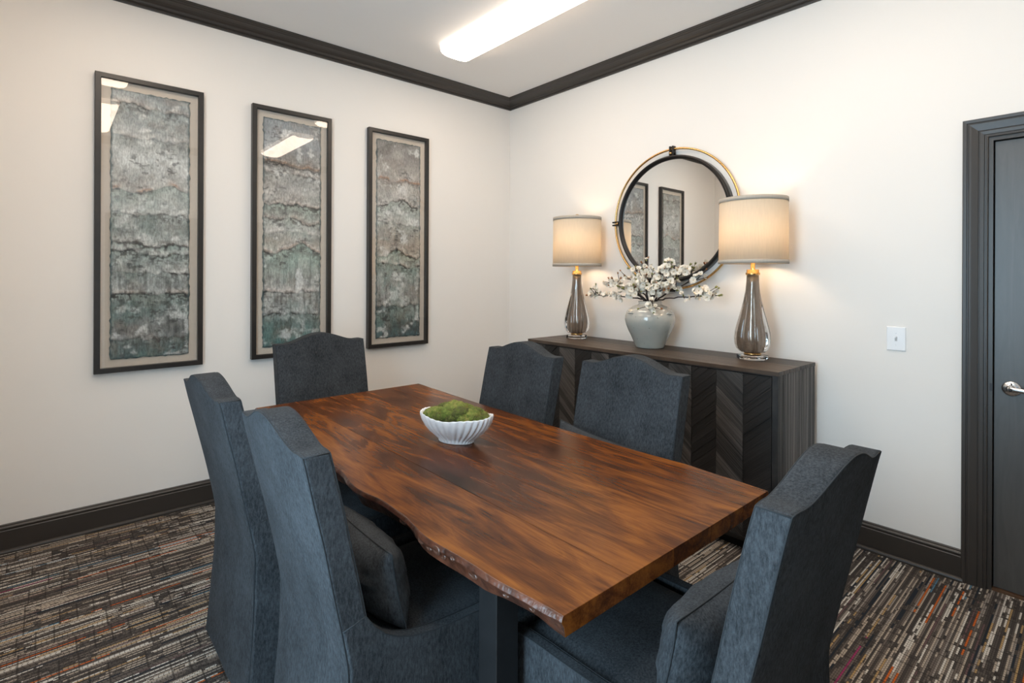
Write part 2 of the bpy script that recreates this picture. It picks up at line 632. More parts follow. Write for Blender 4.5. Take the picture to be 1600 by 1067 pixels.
def wall_with_hole(name, axis, a0, a1, b0, b1, h0, h1, z0, z1):
    """box wall along axis from a0 to a1, thickness b0..b1, hole h0..h1 x z0..z1"""
    bm = bmesh.new()
    def bx(p0, p1, q0, q1):
        if p1 - p0 < 1e-4 or q1 - q0 < 1e-4:
            return
        if axis == 'x':
            box(bm, p0, p1, b0, b1, q0, q1)
        else:
            box(bm, b0, b1, p0, p1, q0, q1)
    bx(a0, h0, 0, H); bx(h1, a1, 0, H); bx(h0, h1, z1, H); bx(h0, h1, 0, z0)
    return struct(mesh_obj(name, bm, M_wall, smooth=False))

DX0, DX1, DZ = 3.345, 4.122, 2.066          # door opening in the back wall
wall_with_hole('wall_back', 'x', X0, X1 + T, 0, T, DX0, DX1, 0, DZ)
E0, E1 = -2.66, -1.06                       # double door in the right wall
wall_with_hole('wall_right', 'y', Y0 - T, Y1, X1, X1 + T, E0, E1, 0, DZ)
wall_with_hole('wall_front', 'x', X0, X1, Y0 - T, Y0, WIN[0], WIN[1], WIN[2], WIN[3])

# mitred mouldings that run round the room: profile points are (distance from wall, height)
CROWN = [(0, 2.968), (0.013, 2.968), (0.016, 2.975), (0.015, 2.982), (0.024, 2.985), (0.027, 2.990), (0.030, 2.999),
         (0.038, 3.008), (0.050, 3.016), (0.064, 3.022), (0.078, 3.026), (0.082, 3.030), (0.090, 3.033), (0.094, 3.038),
         (0.100, 3.040), (0.100, 3.0478), (0, 3.0478)]
BASE = [(0, 0), (0.015, 0), (0.015, 0.112), (0.012, 0.116), (0.014, 0.122), (0.0155, 0.128), (0.012, 0.133),
        (0.009, 0.136), (0.009, 0.141), (0.006, 0.145), (0, 0.145)]
SHOE = [(0.015, 0), (0.030, 0), (0.030, 0.008), (0.0275, 0.014), (0.022, 0.018), (0.015, 0.019)]

def run(name, prof, side, s0, s1, m0=True, m1=True, parent=None):
    """prism along one wall; s0, s1 along-wall coordinates; m0, m1: mitre at that end"""
    bm = bmesh.new()
    rings = []
    for s, mm, sg in ((s0, m0, 1), (s1, m1, -1)):
        ring = []
        for p, z in prof:
            q = s + (sg * p if mm else 0)
            ring.append({'left': (X0 + p, q, z), 'back': (q, Y1 - p, z), 'right': (X1 - p, q, z), 'front': (q, Y0 + p, z)}[side])
        rings.append(ring)
    loft(bm, rings)
    bmesh.ops.recalc_face_normals(bm, faces=bm.faces[:])
    return mesh_obj(name, bm, M_trim, parent, smooth=False)
for i, (sd, a, b_) in enumerate((('left', Y0, Y1), ('back', X0, X1), ('right', Y0, Y1), ('front', X0, X1))):
    struct(run('trim_%d' % (i + 1), CROWN, sd, a, b_))
CW = 0.089                                  # casing width
segs = {'left': [(Y0, Y1, True, True)], 'back': [(X0, DX0 + 0.007 - CW, True, False)],
        'right': [(Y0, E0 - CW + 0.007, True, False), (E1 + CW - 0.007, Y1, False, True)], 'front': [(X0, X1, True, True)]}
for sd, lst in segs.items():
    for k, (a, b_, ma_, mb_) in enumerate(lst):
        o = struct(run('baseboard_%s' % sd, BASE, sd, a, b_, ma_, mb_))
        run('shoe_moulding', SHOE, sd, a, b_, ma_, mb_, o)

# casing profile: (distance from the opening edge, depth from wall)
CAS = [(0.0, 0), (0.0, 0.010), (0.003, 0.012), (0.006, 0.012), (0.008, 0.009), (0.012, 0.009), (0.014, 0.013), (0.028, 0.0145),
       (0.030, 0.012), (0.032, 0.012), (0.034, 0.015), (0.058, 0.020), (0.066, 0.021), (0.069, 0.0175), (0.072, 0.0175),
       (0.074, 0.022), (0.086, 0.023), (0.089, 0.020), (0.089, 0)]
def casing(name, axis, o0, o1, top, wall, sign, rev=0.006):
    bm = bmesh.new()
    o0 -= -rev; o1 += -rev
    o0, o1, top = o0 - rev, o1 + rev, top
    pa = []
    for (s, z, ds, dz) in ((o0, 0, -1, 0), (o0, top, -1, 1), (o1, top, 1, 1), (o1, 0, 1, 0)):
        ring = []
        for d, t in CAS:
            a, zz = s + ds * d, z + dz * d
            ring.append((a, wall + sign * t, zz) if axis == 'x' else (wall + sign * t, a, zz))
        pa.append(ring)
    loft(bm, pa)
    bmesh.ops.recalc_face_normals(bm, faces=bm.faces[:])
    return mesh_obj(name, bm, M_trim, None, smooth=False)

# ---- door in the back wall
door = struct(bpy.data.objects.new('door_1', None)); link(door)
JT = 0.016
lx0, lx1 = DX0 + JT + 0.003, DX1 - JT - 0.003
bm = bmesh.new(); box(bm, lx0, lx1, 0.022, 0.062, 0.012, DZ - JT - 0.003)
mesh_obj('leaf', bm, M_door, door, smooth=False, bevel=0.002)
bm = bmesh.new()
box(bm, DX0, DX0 + JT, 0.0, T, 0, DZ); box(bm, DX1 - JT, DX1, 0.0, T, 0, DZ); box(bm, DX0 + JT, DX1 - JT, 0.0, T, DZ - JT, DZ)
box(bm, DX0 + JT, DX0 + JT + 0.012, 0.064, 0.10, 0, DZ - JT); box(bm, DX0 + JT, DX1 - JT, 0.064, 0.10, DZ - JT - 0.012, DZ - JT)
box(bm, DX1 - JT - 0.012, DX1 - JT, 0.064, 0.10, 0, DZ - JT)
mesh_obj('jamb', bm, M_trim, door, smooth=False)
bm = bmesh.new(); box(bm, DX0, DX1, T - 0.012, T, 0, DZ); mesh_obj('back_of_opening', bm, M_shadow, door, smooth=False)
bm = bmesh.new(); box(bm, DX0 + JT, DX1 - JT, 0.004, T - 0.012, 0.0, 0.010)
mesh_obj('threshold', bm, plain('threshold_wood', (0.10, 0.05, 0.025), 0.4, noise_amt=0.3), door, smooth=False)
c = casing('casing', 'x', DX0, DX1, DZ, 0, -1); c.parent = door
# lever
HX, HZ = 3.423, 0.926
bm = bmesh.new()
prof = [(0.034, 0.0), (0.034, 0.003), (0.030, 0.008), (0.021, 0.011), (0.015, 0.012), (0.0145, 0.032), (0.012, 0.034)]
lathe(bm, prof, 40)
for v in bm.verts:
    v.co = Vector((v.co.x, -v.co.z, v.co.y))
bmesh.ops.recalc_face_normals(bm, faces=bm.faces[:])
rose = mesh_obj('lever_rose', bm, M_nickel, door, bevel=0)
rose.location = (HX, 0.022, HZ); rose['label'] = 'satin nickel rose of the lever'
bm = bmesh.new()
rings = []
for i in range(13):
    t = i / 12
    x = -0.006 + 0.118 * t
    yy = -0.040 - 0.012 * math.sin(t * PI * 0.5)
    zz = 0.002 - 0.004 * t
    hh = 0.0105 - 0.0015 * t
    ww = 0.0075 if i else 0.006
    rings.append([(x, yy + ww * math.cos(a) * 0.8, zz + hh * math.sin(a)) for a in [2 * PI * k / 14 for k in range(14)]])
loft(bm, rings)
bmesh.ops.recalc_face_normals(bm, faces=bm.faces[:])
mesh_obj('lever', bm, M_nickel, rose)
bm = bmesh.new(); lathe(bm, [(0.003, 0), (0.003, 0.003)], 12)
for v in bm.verts:
    v.co = Vector((v.co.x, -0.0105 - v.co.z, v.co.y + 0.022))
mesh_obj('release_hole', bm, M_shadow, rose)
bm = bmesh.new(); lathe(bm, [(0.0065, 0), (0.0065, 0.003), (0.004, 0.004)], 16)
for v in bm.verts:
    v.co = Vector((v.co.x, -0.051 - v.co.z, v.co.y))
bmesh.ops.recalc_face_normals(bm, faces=bm.faces[:])
mesh_obj('lock_button', bm, M_black, rose)
bm = bmesh.new(); box(bm, DX0 + JT - 0.0005, DX0 + JT + 0.001, 0.012, 0.045, HZ - 0.035, HZ + 0.035)
box(bm, DX0 + JT - 0.010, DX0 + JT + 0.001, -0.0015, 0.012, HZ - 0.018, HZ + 0.018)
mesh_obj('strike_plate', bm, M_iron, door, smooth=False, bevel=0.001)

# ---- double door in the right wall (seen only in reflections)
d2 = struct(bpy.data.objects.new('door_2', None)); link(d2)
for k, (a, b_) in enumerate(((E0 + 0.02, (E0 + E1) / 2 - 0.002), ((E0 + E1) / 2 + 0.002, E1 - 0.02))):
    bm = bmesh.new(); box(bm, X1 + 0.022, X1 + 0.062, a, b_, 0.012, DZ - 0.02)
    mesh_obj('leaf', bm, M_door, d2, smooth=False, bevel=0.002)
bm = bmesh.new()
box(bm, X1, X1 + T, E0, E0 + 0.016, 0, DZ); box(bm, X1, X1 + T, E1 - 0.016, E1, 0, DZ); box(bm, X1, X1 + T, E0 + 0.016, E1 - 0.016, DZ - 0.016, DZ)
mesh_obj('jamb', bm, M_trim, d2, smooth=False)
bm = bmesh.new(); box(bm, X1 + T - 0.012, X1 + T, E0, E1, 0, DZ); mesh_obj('back_of_opening', bm, M_shadow, d2, smooth=False)
c = casing('casing', 'y', E0, E1, DZ, X1, -1); c.parent = d2

# ---- window behind the camera
wn_ = struct(bpy.data.objects.new('window_1', None)); link(wn_)
bm = bmesh.new()
x0, x1, z0, z1 = WIN
for a in ((x0, x0 + 0.05, z0, z1), (x1 - 0.05, x1, z0, z1), (x0 + 0.05, x1 - 0.05, z1 - 0.05, z1), (x0 + 0.05, x1 - 0.05, z0, z0 + 0.05)):
    box(bm, a[0], a[1], Y0 - 0.09, Y0 - 0.03, a[2], a[3])
box(bm, x0 + 0.05, x1 - 0.05, Y0 - 0.08, Y0 - 0.04, (z0 + z1) / 2 - 0.02, (z0 + z1) / 2 + 0.02)
mesh_obj('window_frame', bm, M_trim, wn_, smooth=False)
bm = bmesh.new(); box(bm, x0 + 0.05, x1 - 0.05, Y0 - 0.064, Y0 - 0.060, z0 + 0.05, z1 - 0.05)
mesh_obj('window_pane', bm, M_pane, wn_, smooth=False)

# ------------------------------------------------------------------ ceiling lights
def ceiling_light(name, label, x0, x1, yc):
    t = thing(name, label, 'ceiling light', ((x0 + x1) / 2, yc, H), 0, 'fluorescent ceiling lights')
    hl = (x1 - x0) / 2
    def section(x, w_, dep):
        ring = []
        for k in range(17):
            a = PI * k / 16
            cx_, sx_ = math.cos(a), math.sin(a)
            ring.append((x, w_ * math.copysign(abs(cx_) ** 0.55, cx_), -0.012 - dep * abs(sx_) ** 0.6))
        return ring
    rings = []
    st = [(-hl, 0.80, 0.60), (-hl + 0.004, 0.87, 0.74), (-hl + 0.012, 0.94, 0.88), (-hl + 0.028, 0.99, 0.97), (-hl + 0.05, 1, 1)]
    st += [(-x, a, b_) for x, a, b_ in reversed(st)]
    for x, a, b_ in st:
        rings.append(section(x, 0.125 * a, 0.068 * b_))
    bm = bmesh.new(); loft(bm, rings)
    bmesh.ops.recalc_face_normals(bm, faces=bm.faces[:])
    for f in bm.faces:                         # the prismatic sides of the lens are dimmer than its face
        f.material_index = 1 if f.normal.z > -0.5 else 0
    mesh_obj('diffuser', bm, [M_lens, M_lens_side], t)
    bm = bmesh.new(); box(bm, -hl + 0.02, hl - 0.02, -0.10, 0.10, -0.0125, -0.0005)
    mesh_obj('housing', bm, M_white, t, smooth=False)
    return t
ceiling_light('ceiling_light', 'lit white wraparound ceiling light near the room corner, in view', 0.595, 1.815, -1.062)
ceiling_light('ceiling_light', 'lit white ceiling light above the console end nearest the door', 2.42, 3.64, -1.068)
ceiling_light('ceiling_light', 'lit white ceiling light on the window side, nearest the framed art', 0.595, 1.815, -2.875)
ceiling_light('ceiling_light', 'lit white ceiling light above the camera by the double door', 2.42, 3.64, -2.875)

# ------------------------------------------------------------------ console cabinet
CX0, CX1, CY0, CY1, CZ = 0.836, 2.640, -0.538, -0.052, 0.955
cab = thing('console_cabinet', 'long dark reclaimed wood console with chevron slat doors under the round mirror', 'cabinet', (CX0, CY1, 0))
def P_(bm):                                 # world-to-cabinet offset
    for v in bm.verts:
        v.co -= Vector((CX0, CY1, 0))
    return bm
rnd = random.Random(4)
bm = bmesh.new()
box(bm, CX0 + 0.004, CX1 - 0.006, CY0 + 0.022, CY1, 0.06, CZ - 0.022)
mesh_obj('carcass', P_(bm), M_shadow, cab, smooth=False)
bm = bmesh.new()
box(bm, CX0 + 0.03, CX1 - 0.03, CY0 + 0.05, CY1 - 0.02, 0, 0.062)
mesh_obj('plinth', P_(bm), M_shadow, cab, smooth=False)
bm = bmesh.new()                             # front edge frame: two stiles, top and bottom rails
FX0, FX1, FZ0, FZ1 = CX0 + 0.032, CX1 - 0.032, 0.085, 0.925
box(bm, CX0, FX0 - 0.002, CY0, CY0 + 0.03, 0.06, CZ - 0.021); box(bm, FX1 + 0.002, CX1 - 0.001, CY0, CY0 + 0.03, 0.06, CZ - 0.021)
box(bm, FX0 - 0.002, FX1 + 0.002, CY0, CY0 + 0.03, FZ1 + 0.003, CZ - 0.021); box(bm, FX0 - 0.002, FX1 + 0.002, CY0, CY0 + 0.03, 0.06, FZ0 - 0.003)
mesh_obj('face_frame', P_(bm), M_cabframe, cab, smooth=False, bevel=0.0015)
# top planks
nt_ = 7
for k in range(nt_):
    a = CY0 + (CY1 - CY0) * k / nt_ + (0.0006 if k else -0.001)
    b_ = CY0 + (CY1 - CY0) * (k + 1) / nt_ - 0.0006
    bm = bmesh.new(); box(bm, CX0 - 0.001, CX1 + 0.001, a, b_, CZ - 0.021, CZ - rnd.uniform(0, 0.0016))
    mesh_obj('plank', P_(bm), M_cabtop, cab, smooth=False, bevel=0.0015)
# right and left side strips
ns = 16
for side, xs in ((1, CX1), (-1, CX0)):
    for k in range(ns):
        a = CY0 + (CY1 - CY0) * k / ns + 0.0006
        b_ = CY0 + (CY1 - CY0) * (k + 1) / ns - 0.0006
        d = rnd.uniform(0, 0.003)
        bm = bmesh.new()
        if side > 0:
            box(bm, xs - 0.012, xs - d, a, b_, 0.06, CZ - 0.0215)
        else:
            box(bm, xs + d, xs + 0.012, a, b_, 0.06, CZ - 0.0215)
        mesh_obj('strip', P_(bm), M_strip, cab, smooth=False, bevel=0.0012)
# doors of diagonal slats
def clip_poly(poly, axis, lim, keep_less):
    out = []
    for i in range(len(poly)):
        p, q = poly[i], poly[(i + 1) % len(poly)]
        ip = p[axis] <= lim if keep_less else p[axis] >= lim
        iq = q[axis] <= lim if keep_less else q[axis] >= lim
        if ip:
            out.append(p)
        if ip != iq:
            t = (lim - p[axis]) / (q[axis] - p[axis])
            out.append((p[0] + t * (q[0] - p[0]), p[1] + t * (q[1] - p[1])))
    return out
BW = (FX1 - FX0) / 12
PITCH = 0.050
for dn in range(4):
    dx0, dx1 = FX0 + dn * 3 * BW + 0.0015, FX0 + (dn + 1) * 3 * BW - 0.0015
    bm = bmesh.new(); box(bm, dx0, dx1, CY0 + 0.010, CY0 + 0.024, FZ0, FZ1)
    dr = mesh_obj('door', P_(bm), M_shadow, cab, smooth=False)
    for q in range(3):
        bi = dn * 3 + q
        a = max(dx0, FX0 + bi * BW + 0.0006)
        b_ = min(dx1, FX0 + (bi + 1) * BW - 0.0006)
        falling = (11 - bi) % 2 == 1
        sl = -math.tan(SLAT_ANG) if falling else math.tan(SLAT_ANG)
        rise = sl * (b_ - a)
        z = FZ0 - abs(rise) - PITCH * rnd.random()
        while z < FZ1 + abs(rise):
            zl = z if not falling else z + abs(rise)
            poly = [(a, zl), (b_, zl + rise), (b_, zl + rise + PITCH - 0.0012), (a, zl + PITCH - 0.0012)]
            poly = clip_poly(poly, 1, FZ1, True)
            if len(poly) >= 3:
                poly = clip_poly(poly, 1, FZ0, False)
            if len(poly) >= 3:
                d = rnd.uniform(0, 0.0035)
                bm = bmesh.new()
                loft(bm, [[(p[0], CY0 + 0.011, p[1]) for p in poly], [(p[0], CY0 + 0.001 + d, p[1]) for p in poly]])
                bmesh.ops.recalc_face_normals(bm, faces=bm.faces[:])
                mesh_obj('slat', P_(bm), M_slat_dn_lit if falling else M_slat_up_shaded, dr, smooth=False)
            z += PITCH

# ------------------------------------------------------------------ table lamps
def lamp(label, x, y):
    t = thing('table_lamp', label, 'lamp', (x, y, CZ), 0, 'table lamps on the console')
    bm = bmesh.new()                         # faceted crystal foot
    n = 8
    rings = []
    for r, z in ((0.076, 0.0), (0.083, 0.004), (0.083, 0.022), (0.079, 0.027)):
        rings.append([(r * math.cos(2 * PI * (k + .5) / n), r * math.sin(2 * PI * (k + .5) / n), z) for k in range(n)])
    loft(bm, rings)
    bmesh.ops.recalc_face_normals(bm, faces=bm.faces[:])
    o = mesh_obj('crystal_base', bm, M_crystal, t, smooth=False); o['label'] = 'clear crystal base'
    bm = bmesh.new(); lathe(bm, [(0.044, 0.0275), (0.046, 0.029), (0.046, 0.036), (0.040, 0.039)], 40)
    o = mesh_obj('brass_disc', bm, M_brass, t)
    inner = [(0.028, 0.0395), (0.041, 0.048), (0.051, 0.065), (0.057, 0.09), (0.059, 0.115), (0.0575, 0.145), (0.052, 0.185),
             (0.045, 0.23), (0.038, 0.28), (0.0315, 0.33), (0.0285, 0.38), (0.0275, 0.43), (0.0275, 0.478)]
    bm = bmesh.new(); lathe(bm, [(r, z, smoothstep(0.45, 0.2, z) if z > .2 else 1) for r, z in inner], 72, 9, 0.17)
    mesh_obj('smoky_body', bm, M_smoke, t)
    outer = [(0.036, 0.0396), (0.064, 0.043), (0.080, 0.060), (0.089, 0.085), (0.092, 0.115), (0.089, 0.15), (0.080, 0.19),
             (0.069, 0.235), (0.057, 0.285), (0.0465, 0.335), (0.038, 0.39), (0.0335, 0.44), (0.0325, 0.4785)]
    bm = bmesh.new(); lathe(bm, [(r, z, smoothstep(0.45, 0.2, z) if z > .2 else 1) for r, z in outer], 72, 9, 0.16)
    bmesh.ops.recalc_face_normals(bm, faces=bm.faces[:])
    o = mesh_obj('clear_glass_ribs', bm, M_crystal, t); o['label'] = 'outer casing of clear ribbed glass'
    bm = bmesh.new(); lathe(bm, [(0.036, 0.479), (0.038, 0.481), (0.038, 0.492), (0.033, 0.494), (0.033, 0.508), (0.031, 0.510), (0.0125, 0.511), (0.0125, 0.585), (0.016, 0.587), (0.016, 0.612), (0.010, 0.615)], 40)
    mesh_obj('brass_neck', bm, M_brass, t)
    # shade: thin drum, open at both ends
    R, zb, zt = 0.183, 0.545, 0.912
    def drum(R0, R1, za, zc, th=0.0016):
        bm = bmesh.new()
        n = 96
        loops = [(R0, za), (R1, zc), (R1 - th, zc), (R0 - th, za)]
        vr = [[bm.verts.new((r * math.cos(2 * PI * k / n), r * math.sin(2 * PI * k / n), z)) for k in range(n)] for r, z in loops]
        for q in range(4):
            a, b2 = vr[q], vr[(q + 1) % 4]
            for k in range(n):
                j = (k + 1) % n
                bm.faces.new((a[k], a[j], b2[j], b2[k]))
        bmesh.ops.recalc_face_normals(bm, faces=bm.faces[:])
        return bm
    sh = mesh_obj('shade', drum(R, R * 0.985, zb, zt), M_shade, t)
    mesh_obj('shade_trim', drum(R + 0.0022, R + 0.0016, zb - 0.001, zb + 0.020, 0.0018), M_shadetrim, sh)
    mesh_obj('shade_trim', drum(R * 0.985 + 0.0026, R * 0.985 + 0.0022, zt - 0.022, zt + 0.001, 0.0018), M_shadetrim, sh)
    bm = bmesh.new()                         # harp and spider
    hp = [(0.016, 0, 0.605)] + [(0.055 * math.sin(PI * k / 14) ** 0.6 if 0 < k < 14 else 0.0, 0, 0.63 + 0.265 * k / 14) for k in range(2, 14)] + [(0, 0, 0.897)]
    tube(bm, hp, 0.002, 6); tube(bm, [(-p[0], 0, p[2]) for p in hp], 0.002, 6)
    for k in range(3):
        a = 2 * PI * k / 3 + 0.4
        tube(bm, [(0, 0, 0.897), (0.177 * math.cos(a), 0.177 * math.sin(a), 0.905)], 0.0018, 6)
    mesh_obj('harp', bm, M_brass, t)
    bm = bmesh.new(); lathe(bm, [(0.004, 0.899), (0.010, 0.902), (0.008, 0.909), (0.014, 0.914), (0.0185, 0.922), (0.0185, 0.928), (0.014, 0.935), (0.005, 0.939)], 24)
    mesh_obj('finial', bm, M_brass, t)
    # bulb
    bm = bmesh.new(); lathe(bm, [(0.011, 0.615), (0.014, 0.632), (0.028, 0.665), (0.034, 0.695), (0.028, 0.724), (0.012, 0.742)], 24)
    mesh_obj('bulb', bm, M_bulb, t)
    return t
lamp('smoky ribbed glass lamp with drum shade at the console end nearest the door', 2.367, -0.215)
lamp('smoky ribbed glass lamp with drum shade at the console end nearest the corner', 1.040, -0.225)

# ------------------------------------------------------------------ round mirror
MXC, MZC = 1.730, 1.818
mir = thing('round_mirror', 'round black framed mirror inside an outer brass ring on the wall', 'mirror', (MXC, 0, MZC))
def ring_pts(R, y, n=96):
    return [(R * math.cos(2 * PI * k / n), y, R * math.sin(2 * PI * k / n)) for k in range(n)]
bm = bmesh.new(); tube(bm, ring_pts(0.478, -0.030), 0.0075, 10, True)
o = mesh_obj('brass_ring', bm, M_brass, mir); o['label'] = 'thin outer ring of brass'
bm = bmesh.new()
n = 96
prof = [(0.406, -0.006), (0.406, -0.046), (0.409, -0.050), (0.413, -0.052), (0.416, -0.060), (0.426, -0.062), (0.431, -0.056), (0.432, -0.040), (0.432, -0.006)]
vr = [[bm.verts.new((r * math.cos(2 * PI * k / n), y, r * math.sin(2 * PI * k / n))) for k in range(n)] for r, y in prof]
for q in range(len(prof)):
    a, b_ = vr[q], vr[(q + 1) % len(prof)]
    for k in range(n):
        j = (k + 1) % n
        bm.faces.new((a[k], a[j], b_[j], b_[k]))
bmesh.ops.recalc_face_normals(bm, faces=bm.faces[:])
mesh_obj('mirror_frame', bm, M_iron, mir)
bm = bmesh.new()                              # bevelled plate
rings = [[(r * math.cos(2 * PI * k / n), y, r * math.sin(2 * PI * k / n)) for k in range(n)] for r, y in ((0.410, -0.020), (0.410, -0.0385), (0.386, -0.0385))]
loft(bm, rings)
bmesh.ops.recalc_face_normals(bm, faces=bm.faces[:])
mesh_obj('mirror_plate', bm, M_mirror, mir, smooth=False)
bm = bmesh.new()
lathe(bm, [(0.36, 0), (0.36, 0.014)], 48)
for v in bm.verts:
    v.co = Vector((v.co.x, -0.004 - v.co.z, v.co.y))
bmesh.ops.recalc_face_normals(bm, faces=bm.faces[:])
mesh_obj('backing', bm, M_iron, mir)
for k in range(4):
    a = k * PI / 2
    bm = bmesh.new()
    for s in (-1, 1):
        box(bm, s * 0.011 - 0.0055, s * 0.011 + 0.0055, -0.046, -0.012, 0.426, 0.498)
    box(bm, -0.0165, 0.0165, -0.040, -0.016, 0.426, 0.452)
    o = mesh_obj('clip', bm, M_iron, mir, smooth=False, bevel=0.0015)
    o.rotation_euler = (0, a, 0)
    bm = bmesh.new(); bmesh.ops.create_uvsphere(bm, u_segments=16, v_segments=10, radius=0.0085)
    for v in bm.verts:
        v.co += Vector((0, -0.050, 0.448))
    mesh_obj('stud', bm, M_brass, o)

# ------------------------------------------------------------------ framed art
def vnoise(seed, w, h, nx, ny):
    rg = np.random.default_rng(seed)
    g = rg.random((ny + 2, nx + 2))
    x = np.linspace(0, nx, w, endpoint=False); y = np.linspace(0, ny, h, endpoint=False)
    xi, yi = x.astype(int), y.astype(int)
    fx, fy = x - xi, y - yi
    fx = fx * fx * (3 - 2 * fx); fy = fy * fy * (3 - 2 * fy)
    a = g[np.ix_(yi, xi)]; b_ = g[np.ix_(yi, xi + 1)]; c = g[np.ix_(yi + 1, xi)]; d = g[np.ix_(yi + 1, xi + 1)]
    return (a * (1 - fx) + b_ * fx) * (1 - fy)[:, None] + (c * (1 - fx) + d * fx) * fy[:, None]
def fbm(seed, w, h, nx, ny, oct_=5, gain=0.55):
    s = np.zeros((h, w)); amp = 1; tot = 0
    for k in range(oct_):
        s += amp * vnoise(seed * 31 + k, w, h, max(1, int(nx * 2 ** k)), max(1, int(ny * 2 ** k)))
        tot += amp; amp *= gain
    return s / tot
def sm(a, b_, x):
    t = np.clip((x - a) / (b_ - a), 0, 1)
    return t * t * (3 - 2 * t)

def painting_colors(seed, w, h, stops, ridges):
    u, v = np.meshgrid((np.arange(w) + .5) / w, (np.arange(h) + .5) / h)
    warp = (fbm(seed, w, h, 3, 8) - 0.5) * 0.07
    vv = np.clip(v + warp, 0, 1)
    col = np.stack([np.interp(vv, [s[0] for s in stops], [s[1][k] for s in stops]) for k in range(3)], -1)
    hgt = np.zeros((h, w))
    cloud = fbm(seed + 1, w, h, 4, 16, 5)
    col *= (0.42 + 1.22 * cloud)[..., None]
    drip = fbm(seed + 2, w, h, 26, 14, 4)
    k = sm(0.42, 0.75, drip) * sm(0.25, 0.9, v) * 0.85
    col = col * (1 - k[..., None]) + np.array((0.075, 0.072, 0.066)) * k[..., None]
    br = sm(0.50, 0.70, fbm(seed + 5, w, h, 4, 18, 5)) * 0.40
    col = col * (1 - br[..., None]) + np.array((0.26, 0.215, 0.175)) * br[..., None]
    wh = sm(0.57, 0.75, fbm(seed + 3, w, h, 5, 22, 5)) * 0.75
    col = col * (1 - wh[..., None]) + np.array((0.74, 0.75, 0.73)) * wh[..., None]
    teal = sm(0.50, 0.72, fbm(seed + 4, w, h, 4, 12, 4)) * 0.30 * sm(0.1, 0.7, v)
    col = col * (1 - teal[..., None]) + np.array((0.16, 0.30, 0.27)) * teal[..., None]
    for (v0, amp, pk, wd, dark, rust, below, white) in ridges:
        line = v0 - amp * np.exp(-((u - pk) / wd) ** 2) + (vnoise(seed * 7 + int(v0 * 999), w, h, 9, 1)[:1] - 0.5) * 0.016 + (fbm(seed + int(v0 * 99), w, h, 14, 30, 3) - 0.5) * 0.014
        d = v - line
        fade = sm(0.30, 0.55, fbm(seed + int(v0 * 555), w, h, 5, 8, 3))
        tb = np.exp(-np.maximum(d, 0) / 0.045) * (d > 0) * below
        col = col * (1 - tb[..., None]) + np.array((0.27, 0.38, 0.325)) * tb[..., None]
        spk = sm(0.49, 0.60, fbm(seed + 11 + int(v0 * 77), w, h, 22, 95, 3)) * np.exp(-np.abs(d - 0.010) / 0.034) * dark * (0.4 + 0.6 * fade)
        wl = np.exp(-np.abs(d + 0.012) / 0.012) * white * (0.3 + 0.7 * fade)
        col = col * (1 - wl[..., None]) + np.array((0.70, 0.69, 0.66)) * wl[..., None]
        rl = np.exp(-np.abs(d + 0.008) / 0.007) * rust * fade
        col = col * (1 - rl[..., None]) + np.array((0.30, 0.135, 0.05)) * rl[..., None]
        dl = np.exp(-(d / 0.0045) ** 2) * dark * (0.35 + 0.65 * fade)
        kk = np.clip(dl + spk, 0, 0.95)
        col = col * (1 - kk[..., None]) + np.array((0.035, 0.030, 0.027)) * kk[..., None]
        hgt += np.exp(-np.abs(d) / 0.012) * 0.004
    fine = sm(0.56, 0.70, fbm(seed + 13, w, h, 14, 90, 4)) * 0.7 * sm(0.50, 0.66, fbm(seed + 14, w, h, 3, 11, 3))
    col = col * (1 - fine[..., None]) + np.array((0.05, 0.048, 0.045)) * fine[..., None]
    edge = np.minimum(np.minimum(u, 1 - u) * 0.26, np.minimum(v, 1 - v))
    e = sm(0.010, 0.002, edge + (fbm(seed + 21, w, h, 12, 60, 3) - .5) * 0.012) * 0.85
    col = col * (1 - e[..., None]) + np.array((0.055, 0.085, 0.085)) * e[..., None]
    hgt += fbm(seed + 9, w, h, 18, 60, 4) * 0.004
    return np.clip(col, 0, 1), hgt

